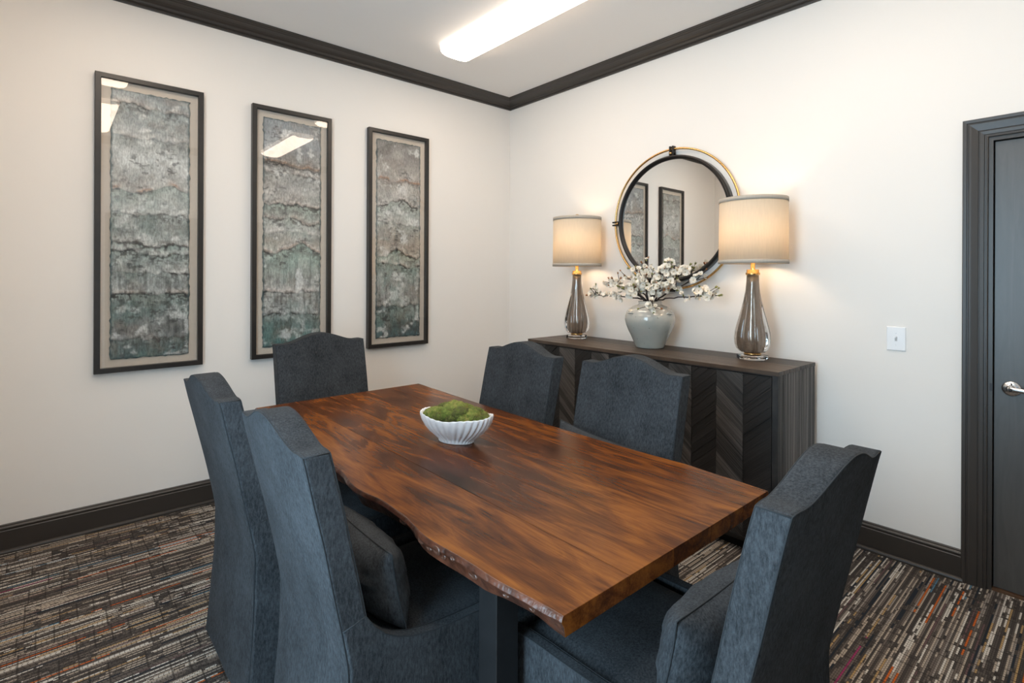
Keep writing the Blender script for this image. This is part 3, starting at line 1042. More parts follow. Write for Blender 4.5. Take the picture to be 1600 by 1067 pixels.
def framed_art(label, yc, seed, stops, ridges):
    zc, fw, fh, dep, face = 1.7055, 0.526, 1.670, 0.040, 0.028
    t = thing('framed_art', label, 'picture', (0, yc, zc), 0, 'tall framed paintings')
    hw, hh = fw / 2, fh / 2
    prof = [(0, 0.001), (0, dep - 0.002), (0.002, dep), (face - 0.002, dep), (face, dep - 0.002), (face, 0.012)]
    bm = bmesh.new()
    corners = ((-1, -1), (1, -1), (1, 1), (-1, 1))
    rings = [[(d, sy * (hw - q), sz * (hh - q)) for q, d in prof] for sy, sz in corners]
    vr = [[bm.verts.new(p) for p in r] for r in rings]
    for c in range(4):
        a, b_ = vr[c], vr[(c + 1) % 4]
        for i in range(len(prof) - 1):
            bm.faces.new((a[i], a[i + 1], b_[i + 1], b_[i]))
    bmesh.ops.recalc_face_normals(bm, faces=bm.faces[:])
    mesh_obj('frame', bm, M_frame, t, smooth=False)
    bm = bmesh.new(); box(bm, 0.001, 0.012, -hw + 0.012, hw - 0.012, -hh + 0.012, hh - 0.012)
    mesh_obj('mat_board', bm, M_mat, t, smooth=False)
    # painted panel with deckled edge
    pw, ph = 0.383, 1.527
    nx, ny = 112, 420
    col, hgt = painting_colors(seed, nx, ny, stops, ridges)
    ys = np.linspace(-pw / 2, pw / 2, nx); zs = np.linspace(ph / 2, -ph / 2, ny)
    co = np.zeros((ny, nx, 3))
    co[..., 1] = ys[None, :]; co[..., 2] = zs[:, None]
    co[..., 0] = 0.0165 + hgt
    rg = np.random.default_rng(seed)
    def wob(n, k):
        return np.interp(np.arange(n), np.linspace(0, n, k), rg.normal(0, 0.0022, k))
    co[:, 0, 1] += wob(ny, 90); co[:, -1, 1] += wob(ny, 90); co[0, :, 2] += wob(nx, 26); co[-1, :, 2] += wob(nx, 26)
    back = co.copy(); back[..., 0] = 0.0125
    border = [(0, i) for i in range(nx)] + [(j, nx - 1) for j in range(1, ny)] + [(ny - 1, i) for i in range(nx - 2, -1, -1)] + [(j, 0) for j in range(ny - 2, 0, -1)]
    verts = co.reshape(-1, 3).tolist()
    nb = len(verts)
    verts += [back[j, i].tolist() for j, i in border]
    idx = np.arange(nx * ny).reshape(ny, nx)
    faces = np.stack([idx[:-1, :-1], idx[1:, :-1], idx[1:, 1:], idx[:-1, 1:]], -1).reshape(-1, 4).tolist()
    B = len(border)
    for k in range(B):
        q = (k + 1) % B
        faces.append((int(idx[border[k]]), int(idx[border[q]]), nb + q, nb + k))
    me = bpy.data.meshes.new('painted_panel')
    me.from_pydata(verts, [], faces)
    at = me.color_attributes.new('paint', 'FLOAT_COLOR', 'POINT')
    full = np.ones((len(verts), 4))
    full[:nb, :3] = col.reshape(-1, 3)
    full[nb:, :3] = (0.05, 0.07, 0.07)
    at.data.foreach_set('color', full.ravel().astype(np.float32))
    me.polygons.foreach_set('use_smooth', [True] * len(me.polygons))
    me.materials.append(M_paint)
    po = bpy.data.objects.new('painted_panel', me); link(po, t)
    bm = bmesh.new(); box(bm, 0.0290, 0.0310, -hw + face - 0.001, hw - face + 0.001, -hh + face - 0.001, hh - face + 0.001)
    mesh_obj('glazing', bm, M_pane, t, smooth=False)
    return t
G = lambda a, b_, c: (a, b_, c)
# ridges: v0, hump height, hump centre, hump width, dark, rust, teal below, white above
framed_art('tall framed abstract painting nearest the camera, furthest from the corner, pale with grey green bands', -2.788, 11,
           [(0, (.27, .30, .30)), (.12, (.36, .38, .37)), (.25, (.50, .52, .51)), (.36, (.40, .41, .39)), (.46, (.46, .48, .46)), (.55, (.34, .37, .35)),
            (.6, (.42, .44, .43)), (.74, (.36, .37, .36)), (.80, (.22, .26, .25)), (.88, (.20, .20, .19)), (.95, (.13, .15, .15)), (1, (.10, .16, .16))],
           [(.06, .01, .3, .2, .7, .2, .2, .2), (.17, .0, .5, .3, .3, 0, .1, .4), (.375, .03, .75, .22, .55, .8, .55, .5), (.46, 0, .5, .2, .5, 0, .1, .3),
            (.575, .012, .2, .2, .85, .1, .6, .5), (.60, -.01, .6, .3, .7, .0, .3, .7), (.68, .0, .7, .2, .6, 0, .2, .4), (.765, .01, .3, .15, .9, .25, .5, .4), (.93, 0, .5, .3, .5, 0, .3, .3)])
framed_art('middle one of the three tall framed paintings, with a mint green hill', -1.9835, 23,
           [(0, (.22, .24, .25)), (.10, (.30, .32, .33)), (.18, (.33, .32, .30)), (.28, (.44, .43, .41)), (.40, (.33, .32, .29)), (.48, (.50, .49, .46)), (.55, (.36, .32, .27)),
            (.60, (.36, .42, .37)), (.70, (.36, .37, .34)), (.77, (.40, .40, .38)), (.84, (.44, .46, .44)), (.88, (.20, .25, .24)), (.95, (.10, .17, .16)), (1, (.09, .17, .17))],
           [(.19, -.02, .8, .4, .9, .8, .1, .3), (.24, 0, .7, .3, .4, .2, .1, .5), (.385, .02, .35, .25, .8, .35, .75, .5), (.435, -.02, .8, .2, .8, .4, .3, .4), (.50, .01, .5, .3, .2, .1, .1, .8),
            (.585, .045, .62, .22, .7, .6, .95, .9), (.76, .0, .5, .3, .6, .35, .2, .9), (.86, .0, .5, .3, .6, 0, .4, .5)])
framed_art('narrowest looking of the three tall framed paintings, nearest the corner, two grey hills', -1.1715, 37,
           [(0, (.20, .20, .19)), (.08, (.30, .28, .26)), (.16, (.36, .34, .31)), (.22, (.40, .39, .36)), (.30, (.47, .46, .43)), (.36, (.44, .46, .43)), (.45, (.42, .40, .36)),
            (.53, (.33, .29, .25)), (.62, (.34, .38, .34)), (.70, (.36, .36, .34)), (.80, (.30, .30, .28)), (.88, (.19, .24, .22)), (.95, (.09, .12, .12)), (1, (.10, .17, .18))],
           [(.205, .0, .4, .3, .45, 1.0, .0, .3), (.33, .035, .52, .2, .9, .25, .45, .6), (.41, -.02, .8, .3, .3, .1, .2, .5), (.595, .035, .5, .25, .9, .35, .85, .5), (.63, -.02, .8, .15, .7, .3, .3, .6),
            (.84, 0, .5, .3, .5, .1, .3, .2)])

# ------------------------------------------------------------------ light switch
sw = thing('light_switch', 'white toggle light switch plate on the wall beside the dark door', 'switch', (2.998, 0, 1.113))
bm = bmesh.new()
rings = [[(sx * (0.0405 - q), -d, sz * (0.0605 - q)) for sx, sz in ((-1, -1), (1, -1), (1, 1), (-1, 1))] for q, d in ((0, 0.0005), (0, 0.003), (0.003, 0.006))]
loft(bm, rings); bmesh.ops.recalc_face_normals(bm, faces=bm.faces[:])
mesh_obj('plate', bm, M_white, sw, smooth=False)
bm = bmesh.new(); box(bm, -0.005, 0.005, -0.0068, -0.005, -0.012, 0.012); mesh_obj('toggle_slot', bm, plain('grey_slot', (.5, .5, .5), .5), sw, smooth=False)
bm = bmesh.new()
loft(bm, [[(sx * 0.004, -0.006, zz) for sx, zz in ((-1, -.004), (1, -.004), (1, .007), (-1, .007))], [(sx * 0.0032, -0.018, zz) for sx, zz in ((-1, .006), (1, .006), (1, .012), (-1, .012))]])
bmesh.ops.recalc_face_normals(bm, faces=bm.faces[:])
mesh_obj('toggle', bm, M_white, sw, smooth=False, bevel=0.0008)
for s in (-1, 1):
    bm = bmesh.new(); lathe(bm, [(0.0032, 0), (0.0032, 0.0008), (0.002, 0.0014)], 14)
    for v in bm.verts:
        v.co = Vector((v.co.x, -0.0058 - v.co.z, v.co.y + s * 0.030))
    bmesh.ops.recalc_face_normals(bm, faces=bm.faces[:])
    mesh_obj('screw', bm, M_white, sw)

# ------------------------------------------------------------------ dining table
TZ, TH = 0.760, 0.045
TX0, TX1 = 0.914, 3.020
tb = thing('dining_table', 'long dark walnut live edge dining table on black steel legs', 'table', (0, 0, 0))
near_pts = [(0.914, -2.462), (1.10, -2.475), (1.30, -2.455), (1.50, -2.470), (1.75, -2.480), (2.008, -2.490), (2.10, -2.508), (2.19, -2.514), (2.27, -2.502), (2.325, -2.494),
            (2.42, -2.494), (2.479, -2.500), (2.55, -2.513), (2.60, -2.517), (2.67, -2.507), (2.766, -2.502), (2.87, -2.496), (2.95, -2.487), (3.020, -2.477)]
far_pts = [(0.914, -1.524), (1.2, -1.536), (1.5, -1.548), (2.075, -1.555), (2.364, -1.554), (2.543, -1.547), (2.724, -1.536), (2.868, -1.542), (3.020, -1.553)]
def cubic(pts, x):
    xs = [p[0] for p in pts]; ys = [p[1] for p in pts]
    return float(np.interp(x, xs, ys))
ycuts = [-2.262, -2.085, -1.905, -1.722]
def soft(pts, x):
    return sum(cubic(pts, x + d) for d in (-0.03, -0.015, 0, 0.015, 0.03)) / 5
def edge_section(k, x):
    """live edge outline, top to bottom, as (y, z)"""
    if k == 0:
        ye, sgn = soft(near_pts, x) + 0.004 * mnoise.noise((x * 9, 0, 3)), -1
    else:
        ye, sgn = soft(far_pts, x) + 0.003 * mnoise.noise((x * 9, 5, 3)), 1
    nb_ = mnoise.noise((x * 5, 9 + k, 1)); nc = mnoise.noise((x * 13, 2 + k, 7)); nd = mnoise.noise((x * 22, 4 + k, 5))
    und = -0.008 - 0.014 * smoothstep(-0.1, 0.5, nb_) - 0.012 * math.exp(-((x - 2.42) / 0.10) ** 2)
    return [(ye - sgn * 0.004, TZ), (ye - sgn * 0.0005, TZ - 0.003), (ye + sgn * (0.003 + 0.004 * nc), TZ - 0.012), (ye + sgn * (und * 0.35 + 0.007 * nd), TZ - 0.025),
            (ye + sgn * (und * 0.75 + 0.005 * nc), TZ - 0.037), (ye + sgn * und, TZ - TH)]
def board(k):
    bm = bmesh.new()
    nxx = 130
    rings = []
    for i in range(nxx + 1):
        x = TX0 + (TX1 - TX0) * i / nxx
        if k in (0, len(ycuts)):
            yi = ycuts[0] - 0.0004 if k == 0 else ycuts[-1] + 0.0004
            sec = [(yi, TZ)] + edge_section(k, x) + [(yi, TZ - TH)]
            if k:
                sec = list(reversed(sec))
        else:
            a, b_ = ycuts[k - 1] + 0.0004, ycuts[k] - 0.0004
            sec = [(b_, TZ), (b_ - 0.0005, TZ), (a + 0.0005, TZ), (a, TZ), (a, TZ - TH), (b_, TZ - TH)]
        rings.append([(x, y, z) for y, z in sec])
    loft(bm, rings)
    bmesh.ops.recalc_face_normals(bm, faces=bm.faces[:])
    if k in (0, len(ycuts)):
        for f in bm.faces:
            c = f.calc_center_median()
            f.material_index = 1 if (TX0 + 0.001 < c.x < TX1 - 0.001 and abs(f.normal.z) < 0.9 and (c.y < -2.4 or c.y > -1.60)) else 0
        return mesh_obj('board', bm, [M_table, M_liveedge], tb, smooth=True, bevel=0.0015)
    return mesh_obj('board', bm, M_table, tb, smooth=False, bevel=0.001)
for k in range(len(ycuts) + 1):
    board(k)
# knots along the near live edge
rk = random.Random(8)
for (x, dz, s) in ((2.432, 0.016, 0.011), (2.555, 0.018, 0.012), (2.592, 0.022, 0.009), (2.628, 0.014, 0.013), (2.645, 0.024, 0.010), (2.69, 0.012, 0.006), (2.760, 0.022, 0.012), (2.86, 0.028, 0.008), (2.93, 0.03, 0.007)):
    es = edge_section(0, x)
    ye = float(np.interp(-(TZ - dz), [-q[1] for q in es], [q[0] for q in es])) + 0.001
    bm = bmesh.new()
    rings = []
    for r, d in ((1.0, 0.0), (1.05, 0.003), (0.85, 0.0055), (0.6, 0.004), (0.4, 0.0025), (0.2, 0.004), (0.05, 0.0045)):
        rings.append([(x + 1.35 * s * r * math.cos(a) * (1 + 0.15 * math.sin(3 * a + x * 40)), ye + 0.003 - d, TZ - dz + 0.75 * s * r * math.sin(a)) for a in [2 * PI * q / 14 for q in range(14)]])
    loft(bm, rings); bmesh.ops.recalc_face_normals(bm, faces=bm.faces[:])
    mesh_obj('knot', bm, M_knot, tb)
# black steel legs with top rails
for lx in (1.215, 2.690):
    for ly in (-2.365, -1.665):
        bm = bmesh.new(); box(bm, lx - 0.036, lx + 0.036, ly - 0.036, ly + 0.036, 0.0, TZ - TH - 0.008)
        mesh_obj('leg', bm, M_black, tb, smooth=False, bevel=0.003)
    bm = bmesh.new(); box(bm, lx - 0.045, lx + 0.045, -2.36, -1.67, TZ - TH - 0.0085, TZ - TH)
    mesh_obj('mounting_plate', bm, M_black, tb, smooth=False)

# ------------------------------------------------------------------ chairs
W, ZE, BTH, LEAN = 0.522, 1.020, 0.068, 0.110
SD = 0.625                                    # seat depth from the rear face
def topz(s):
    s = abs(s)
    b_ = 0.5 * (1 + math.cos(PI * min(1, s / 0.80)))
    return ZE + 0.052 * b_ ** 0.85 + 0.0025 * smoothstep(0.78, 0.92, s) - 0.002 * smoothstep(0.9, 1, s)
def yrear(z):
    if z >= 0.5:
        return -LEAN * ((z - 0.5) / (ZE - 0.5)) ** 1.05
    return -0.030 * (1 - z / 0.5) ** 1.6
def rumple(p, seed, amp):
    return amp * (mnoise.noise((p[0] * 5 + seed, p[1] * 5, p[2] * 3.2)) + 0.5 * mnoise.noise((p[0] * 13 + seed, p[1] * 13, p[2] * 7)))

def chair_meshes(root, seed):
    # --- backrest slab, from hem to camel-backed top
    bm = bmesh.new()
    nx, nz = 30, 36
    zb = 0.012
    def pt(i, j, front):
        s = -1 + 2 * i / nx
        z = zb + (topz(s) - zb) * (j / nz)
        x = s * W / 2 * (1 + 0.012 * smoothstep(0.5, 0.0, z))
        y = yrear(z)
        crown = 0.007 * (1 - s * s)
        if front:
            y += BTH + crown * (1 if z > 0.5 else 0)
        else:
            y -= crown * 0.8
        y += rumple((x, y, z), seed + (7 if front else 0), 0.0035)
        return (x, y, z)
    V = {(i, j, f): bm.verts.new(pt(i, j, f)) for i in range(nx + 1) for j in range(nz + 1) for f in (0, 1)}
    for i in range(nx):
        for j in range(nz):
            bm.faces.new((V[i, j, 0], V[i, j + 1, 0], V[i + 1, j + 1, 0], V[i + 1, j, 0]))
            bm.faces.new((V[i, j, 1], V[i + 1, j, 1], V[i + 1, j + 1, 1], V[i, j + 1, 1]))
        bm.faces.new((V[i, nz, 0], V[i, nz, 1], V[i + 1, nz, 1], V[i + 1, nz, 0]))
        bm.faces.new((V[i, 0, 0], V[i + 1, 0, 0], V[i + 1, 0, 1], V[i, 0, 1]))
    for j in range(nz):
        bm.faces.new((V[0, j, 0], V[0, j, 1], V[0, j + 1, 1], V[0, j + 1, 0]))
        bm.faces.new((V[nx, j, 0], V[nx, j + 1, 0], V[nx, j + 1, 1], V[nx, j, 1]))
    edge_lines = {}
    edge_lines['rear'] = [V[0, j, 0].co.copy() for j in range(0, nz + 1)] + [V[i, nz, 0].co.copy() for i in range(1, nx + 1)] + [V[nx, j, 0].co.copy() for j in range(nz - 1, -1, -1)]
    j0 = int(nz * 0.58)
    edge_lines['front'] = [V[0, j, 1].co.copy() for j in range(j0, nz + 1)] + [V[i, nz, 1].co.copy() for i in range(1, nx + 1)] + [V[nx, j, 1].co.copy() for j in range(nz - 1, j0 - 1, -1)]
    edge_lines['earL'] = [V[0, nz, 0].co.copy(), V[0, nz, 1].co.copy()]
    edge_lines['earR'] = [V[nx, nz, 0].co.copy(), V[nx, nz, 1].co.copy()]
    mesh_obj('backrest', bm, M_fabric, root, bevel=0.009, seg=3)
    # --- skirt sides: profile in (y, z), curving up to meet the back
    prof_top = [(0.004, 0.600), (0.030, 0.606), (0.062, 0.615), (0.078, 0.580), (0.100, 0.552), (0.130, 0.530), (0.170, 0.514), (0.230, 0.503), (0.31, 0.497), (0.40, 0.494), (0.50, 0.491), (0.585, 0.486), (SD - 0.008, 0.480)]
    thk = 0.032
    for s in (-1, 1):
        bm = bmesh.new()
        nrow = 12
        rows = []
        for layer in (0, 1):
            grid = []
            for (y, zt) in prof_top:
                colv = []
                for j in range(nrow + 1):
                    z = 0.012 + (zt - 0.012) * j / nrow
                    yy = y + yrear(max(z, 0.0)) * smoothstep(0.45, 0.0, y)
                    flare = 0.020 * smoothstep(0.45, 0.0, z)
                    xo = W / 2 + 0.004 + flare if layer == 0 else W / 2 + 0.004 - thk * (0.45 + 0.55 * smoothstep(0.02, 0.12, y))
                    p = (s * xo, yy, z)
                    rr = rumple(p, seed + 20 * s, 0.007 * smoothstep(0.5, 0.2, z) + 0.0015) if layer == 0 else 0
                    colv.append(bm.verts.new((s * (xo + rr), yy, z)))
                grid.append(colv)
            rows.append(grid)
        A, B = rows
        n_ = len(prof_top)
        def q4(a, b_, c, d):
            bm.faces.new((a, b_, c, d))
        for i in range(n_ - 1):
            for j in range(nrow):
                q4(A[i][j], A[i + 1][j], A[i + 1][j + 1], A[i][j + 1])
                q4(B[i][j], B[i][j + 1], B[i + 1][j + 1], B[i + 1][j])
            q4(A[i][nrow], A[i + 1][nrow], B[i + 1][nrow], B[i][nrow])
            q4(A[i][0], B[i][0], B[i + 1][0], A[i + 1][0])
        for i in (0, n_ - 1):
            for j in range(nrow):
                q4(A[i][j], A[i][j + 1], B[i][j + 1], B[i][j])
        bmesh.ops.recalc_face_normals(bm, faces=bm.faces[:])
        if s > 0:
            edge_lines['rimR'] = [c[nrow].co.copy() for c in A]
            edge_lines['rimRi'] = [c[nrow].co.copy() for c in B[3:]]
        else:
            edge_lines['rimL'] = [c[nrow].co.copy() for c in A]
            edge_lines['rimLi'] = [c[nrow].co.copy() for c in B[3:]]
        mesh_obj('side_skirt', bm, M_fabric, root, bevel=0.006, seg=2)
    # --- front skirt
    bm = bmesh.new()
    rings = []
    for j in range(11):
        z = 0.012 + 0.470 * j / 10
        fl = 0.018 * smoothstep(0.45, 0, z)
        ring = []
        for i in range(13):
            s = -1 + i / 6
            x = s * (W / 2 - 0.002)
            ring.append((x, SD + fl + rumple((x, 0, z), seed + 50, 0.005 * (1 - j / 10)), z))
        for i in range(12, -1, -1):
            s = -1 + i / 6
            ring.append((s * (W / 2 - 0.002), SD - 0.028, z))
        rings.append(ring)
    loft(bm, rings)
    bmesh.ops.recalc_face_normals(bm, faces=bm.faces[:])
    mesh_obj('front_skirt', bm, M_fabric, root, bevel=0.008, seg=3)
    # --- seat cushion
    bm = bmesh.new()
    n_ = 14
    hw = W / 2 - 0.035
    top = []
    for j in range(n_ + 1):
        row = []
        for i in range(n_ + 1):
            s, t = -1 + 2 * i / n_, j / n_
            x = s * hw
            y = 0.074 + (SD - 0.036 - 0.074) * t
            ed = (1 - abs(s) ** 6) * (1 - abs(2 * t - 1) ** 8)
            z = 0.472 + 0.022 * ed ** 0.5 + 0.006 * (1 - s * s) * (1 - (2 * t - 1) ** 2) + rumple((x, y, 0), seed + 70, 0.0015)
            row.append(bm.verts.new((x, y, z)))
        top.append(row)
    bot = [[bm.verts.new((v.co.x, v.co.y, 0.40)) for v in r] for r in top]
    for j in range(n_):
        for i in range(n_):
            bm.faces.new((top[j][i], top[j][i + 1], top[j + 1][i + 1], top[j + 1][i]))
            bm.faces.new((bot[j][i], bot[j + 1][i], bot[j + 1][i + 1], bot[j][i + 1]))
    for i in range(n_):
        bm.faces.new((top[0][i], bot[0][i], bot[0][i + 1], top[0][i + 1]))
        bm.faces.new((top[n_][i], top[n_][i + 1], bot[n_][i + 1], bot[n_][i]))
        bm.faces.new((top[i][0], top[i + 1][0], bot[i + 1][0], bot[i][0]))
        bm.faces.new((top[i][n_], bot[i][n_], bot[i + 1][n_], top[i + 1][n_]))
    mesh_obj('seat_cushion', bm, M_fabric, root, bevel=0.008, seg=2)
    # --- seams
    bm = bmesh.new()
    def tuck(p, d):                           # the seam lies on the rounded edge, a little inside the corner
        zt = topz(p.x / (W / 2))
        q = p.copy()
        if abs(p.x) > W / 2 - 0.004:
            q.x -= math.copysign(d, p.x)
        if p.z > zt - 0.004:
            q.z -= d
        return q
    for k, pts in edge_lines.items():
        if k in ('rear', 'front'):
            dy = 0.0026 if k == 'rear' else -0.0026
            tube(bm, [tuck(p, 0.0026) + Vector((0, dy, 0)) for p in pts], 0.0018, 6)
        elif k.startswith('ear'):
            a, b_ = tuck(pts[0], 0.0026), tuck(pts[1], 0.0026)
            tube(bm, [a + Vector((0, 0.003, 0)), b_ - Vector((0, 0.003, 0))], 0.0018, 6)
        elif k in ('rimR', 'rimL'):
            sg = 1 if k == 'rimR' else -1
            tube(bm, [p + Vector((-sg * 0.0018, 0, -0.0018)) for p in pts], 0.0017, 6)
        else:
            tube(bm, [p + Vector((0, 0, -0.0015)) for p in pts], 0.0012, 6)
    mesh_obj('seam_piping', bm, M_piping, root)

CG = 'slipcovered dining chairs'
protos = []
def chair(label, x, y, rz, proto=None, seed=0, sx=1.0, roll=0.0):
    t = thing('dining_chair', label, 'chair', (x, y, 0), rz, CG)
    if proto is None:
        chair_meshes(t, seed)
    else:
        for c in proto.children:
            dup(c, t)
    t.scale = (sx, 1, 1)
    return t
bpy.context.view_layer.update()
cE = chair('blue grey slipcovered chair, nearer of the two on the camera side of the table', 2.295, -2.700, math.radians(-1), None, 1)
cF = chair('blue grey slipcovered chair at the table end nearest the door', 3.262, -2.035, PI / 2, None, 5)
bpy.context.view_layer.update()
cD = chair('charcoal slipcovered chair, further of the two on the camera side, its back to the carpet', 1.615, -2.727, math.radians(1), cE)
cA = chair('charcoal slipcovered chair at the far table end under the framed art', 0.610, -1.992, -PI / 2, cF, sx=1.03)
cB = chair('charcoal slipcovered chair before the console, the one nearer the corner', 1.650, -1.405, PI + math.radians(-2), cE, sx=1.03)
cC = chair('grey slipcovered chair before the console, the one nearer the door', 2.320, -1.365, PI, cF, sx=1.02)

# ------------------------------------------------------------------ pillows on the chairs
def pillow(label, chair_o, cx_, seed, wdt=0.46, hgt=0.222, th=0.150, cy=0.148, cz=0.608, tilt=12, rz=0, ry=0):
    bm = bmesh.new()
    n_, m_ = 28, 20
    V = {}
    def P3(i, j, f):
        u, v = -1 + 2 * i / n_, -1 + 2 * j / m_
        e = max(0.0, (1 - abs(u) ** 3.2)) ** 0.62 * max(0.0, (1 - abs(v) ** 2.4)) ** 0.6
        pin = 1 - 0.055 * (1 - v * v) * abs(u) ** 4
        pin2 = 1 - 0.10 * (1 - u * u) * abs(v) ** 4
        x, z = u * wdt / 2 * pin, v * hgt / 2 * pin2
        wr = 0.010 * mnoise.noise((u * 3 + seed, v * 5, f * 4)) * e + 0.006 * (1 - e) * e * 4 * mnoise.noise((u * 5 + seed, v * 10, f * 3 + 1))
        y = (1 if f else -1) * (th / 2 * e) + wr
        return (x, y, z)
    for i in range(n_ + 1):
        for j in range(m_ + 1):
            a = bm.verts.new(P3(i, j, 0)); V[i, j, 0] = a
            V[i, j, 1] = a if i in (0, n_) or j in (0, m_) else bm.verts.new(P3(i, j, 1))
    for i in range(n_):
        for j in range(m_):
            bm.faces.new((V[i, j, 0], V[i + 1, j, 0], V[i + 1, j + 1, 0], V[i, j + 1, 0]))
            bm.faces.new((V[i, j, 1], V[i, j + 1, 1], V[i + 1, j + 1, 1], V[i + 1, j, 1]))
    seam = [V[i, 0, 0].co.copy() for i in range(n_)] + [V[n_, j, 0].co.copy() for j in range(m_)] + [V[i, m_, 0].co.copy() for i in range(n_, 0, -1)] + [V[0, j, 0].co.copy() for j in range(m_, 0, -1)]
    bmesh.ops.recalc_face_normals(bm, faces=bm.faces[:])
    t = thing('lumbar_pillow', label, 'pillow', (0, 0, 0), 0, 'pillows on the dining chairs')
    R = Matrix.Rotation(chair_o.rotation_euler.z, 4, 'Z')
    loc = R @ Vector((cx_, cy, cz))
    t.location = (chair_o.location.x + loc.x, chair_o.location.y + loc.y, loc.z)
    t.rotation_euler = (math.radians(tilt), math.radians(ry), chair_o.rotation_euler.z + rz)
    mesh_obj('cover', bm, M_fabric, t)
    bm = bmesh.new(); tube(bm, seam, 0.0022, 6, True)
    mesh_obj('seam_piping', bm, M_piping, t)
    return t
pillow('grey pillow on the seat of the nearer camera side chair', cE, 0.0, 3)
pillow('grey pillow standing on the seat of the chair at the table end by the door', cF, 0.0, 8)
pillow('grey pillow barely showing over the table on the chair before the console', cC, 0.03, 13, cz=0.645, cy=0.14, ry=-4)

# ------------------------------------------------------------------ bowl and moss
BC = (1.992, -2.006)
BR = math.radians(28)
bowl = thing('shell_bowl', 'white fluted oval bowl filled with moss on the dining table', 'bowl', (BC[0], BC[1], TZ), BR)
bm = bmesh.new()
n_ = 224
NF = 32
ra, rb = 0.158, 0.092
prof = [(0.46, 0.000), (0.48, 0.004), (0.48, 0.010), (0.58, 0.022), (0.74, 0.040), (0.87, 0.060), (0.96, 0.080), (0.995, 0.096), (1.00, 0.104), (0.985, 0.1085), (0.955, 0.104), (0.90, 0.086), (0.80, 0.07), (0.5, 0.05), (0.1, 0.045)]
rings = []
for q, (k, z) in enumerate(prof):
    ring = []
    for i in range(n_):
        a = 2 * PI * i / n_
        fl = 0.5 + 0.5 * math.cos(NF * a + 5.0 * z / 0.1 * 0.5 * math.sin(a * 2))
        outer = 1.0 if q <= 8 else 0.25
        amp = 0.085 * smoothstep(0.0, 0.02, z) * (1.25 - 0.95 * z / 0.105) if q <= 9 else 0.02
        kk = k * (1 - amp * (1 - fl) ** 1.2 * outer)
        ca = abs(math.cos(a))
        lift = (0.008 * ca ** 3 - 0.008 * (1 - ca)) * smoothstep(0.02, 0.10, z) + 0.0008 * math.cos(NF * a) * smoothstep(0.08, 0.104, z) + 0.002 * math.sin(5 * a + 1) * smoothstep(0.08, 0.104, z)
        ring.append((ra * kk * math.cos(a), rb * kk * math.sin(a) * (1 + 0.12 * (1 - k)), z + lift))
    rings.append(ring)
loft(bm, rings)
bmesh.ops.recalc_face_normals(bm, faces=bm.faces[:])
mesh_obj('bowl_body', bm, M_bowl, bowl)
moss = thing('moss_mound', 'green and olive cushion moss heaped in the white bowl', 'moss', (BC[0], BC[1], TZ), BR)
rm = random.Random(21)
spots = [(-0.118, 0.0, 0.027), (-0.10, 0.026, 0.026), (-0.098, -0.026, 0.028), (0.100, -0.028, 0.026), (0.100, 0.026, 0.026), (0.05, 0.05, 0.026), (0.01, -0.055, 0.026), (0.055, -0.05, 0.026), (-0.045, -0.053, 0.026), (-0.105, 0.0, 0.030), (-0.07, -0.030, 0.036), (-0.06, 0.028, 0.038), (-0.02, -0.038, 0.036), (-0.015, 0.012, 0.044), (0.03, 0.035, 0.036), (0.035, -0.030, 0.040), (0.075, -0.020, 0.036), (0.075, 0.022, 0.034), (0.110, 0.002, 0.028), (0.01, -0.002, 0.042), (-0.035, 0.045, 0.03)]
for (x, y, r) in spots:
    bm = bmesh.new()
    bmesh.ops.create_icosphere(bm, subdivisions=4, radius=1)
    sd = rm.uniform(0, 50)
    for v in bm.verts:
        p = v.co.copy()
        d = 1 + 0.16 * mnoise.noise(p * 1.7 + Vector((sd, 0, 0))) + 0.12 * mnoise.noise(p * 6 + Vector((0, sd, 0))) + 0.10 * mnoise.noise(p * 15 + Vector((0, 0, sd)))
        v.co = Vector((p.x * r * d * 1.12, p.y * r * d, p.z * r * d * 0.82))
    o = mesh_obj('moss_clump', bm, M_moss, moss)
    o.location = (x, y, 0.097 - 0.002 * abs(x) / 0.1 + 0.033 * (1 - (x / 0.14) ** 2) * (1 - (y / 0.08) ** 2) - 0.008)
bm = bmesh.new()                              # fine moss shoots standing up all over the mound
for k in range(4200):
    x, y, r = spots[rm.randrange(len(spots))]
    zc = 0.097 - 0.002 * abs(x) / 0.1 + 0.033 * (1 - (x / 0.14) ** 2) * (1 - (y / 0.08) ** 2) - 0.008
    th_, ph_ = rm.uniform(0, 2 * PI), math.acos(rm.uniform(0.0, 1))
    d = Vector((math.sin(ph_) * math.cos(th_), math.sin(ph_) * math.sin(th_), math.cos(ph_)))
    p = Vector((x + d.x * r * 1.05, y + d.y * r * 0.95, zc + d.z * r * 0.78))
    if (p.x / 0.148) ** 2 + (p.y / 0.084) ** 2 > 1:
        continue
    t_ = (d + Vector((rm.uniform(-.7, .7), rm.uniform(-.7, .7), rm.uniform(-.2, .6)))).normalized()
    s_ = t_.cross(Vector((0.3, 0.8, 0.5))).normalized() * 0.0014
    q = p + t_ * rm.uniform(0.004, 0.0085)
    u_ = t_.cross(s_)
    a, b_, c, e = bm.verts.new(p - s_), bm.verts.new(p + s_), bm.verts.new(p + u_), bm.verts.new(q)
    bm.faces.new((a, b_, e)); bm.faces.new((b_, c, e)); bm.faces.new((c, a, e))
o = mesh_obj('moss_shoots', bm, M_moss, moss, smooth=False)
o['kind'] = 'stuff'

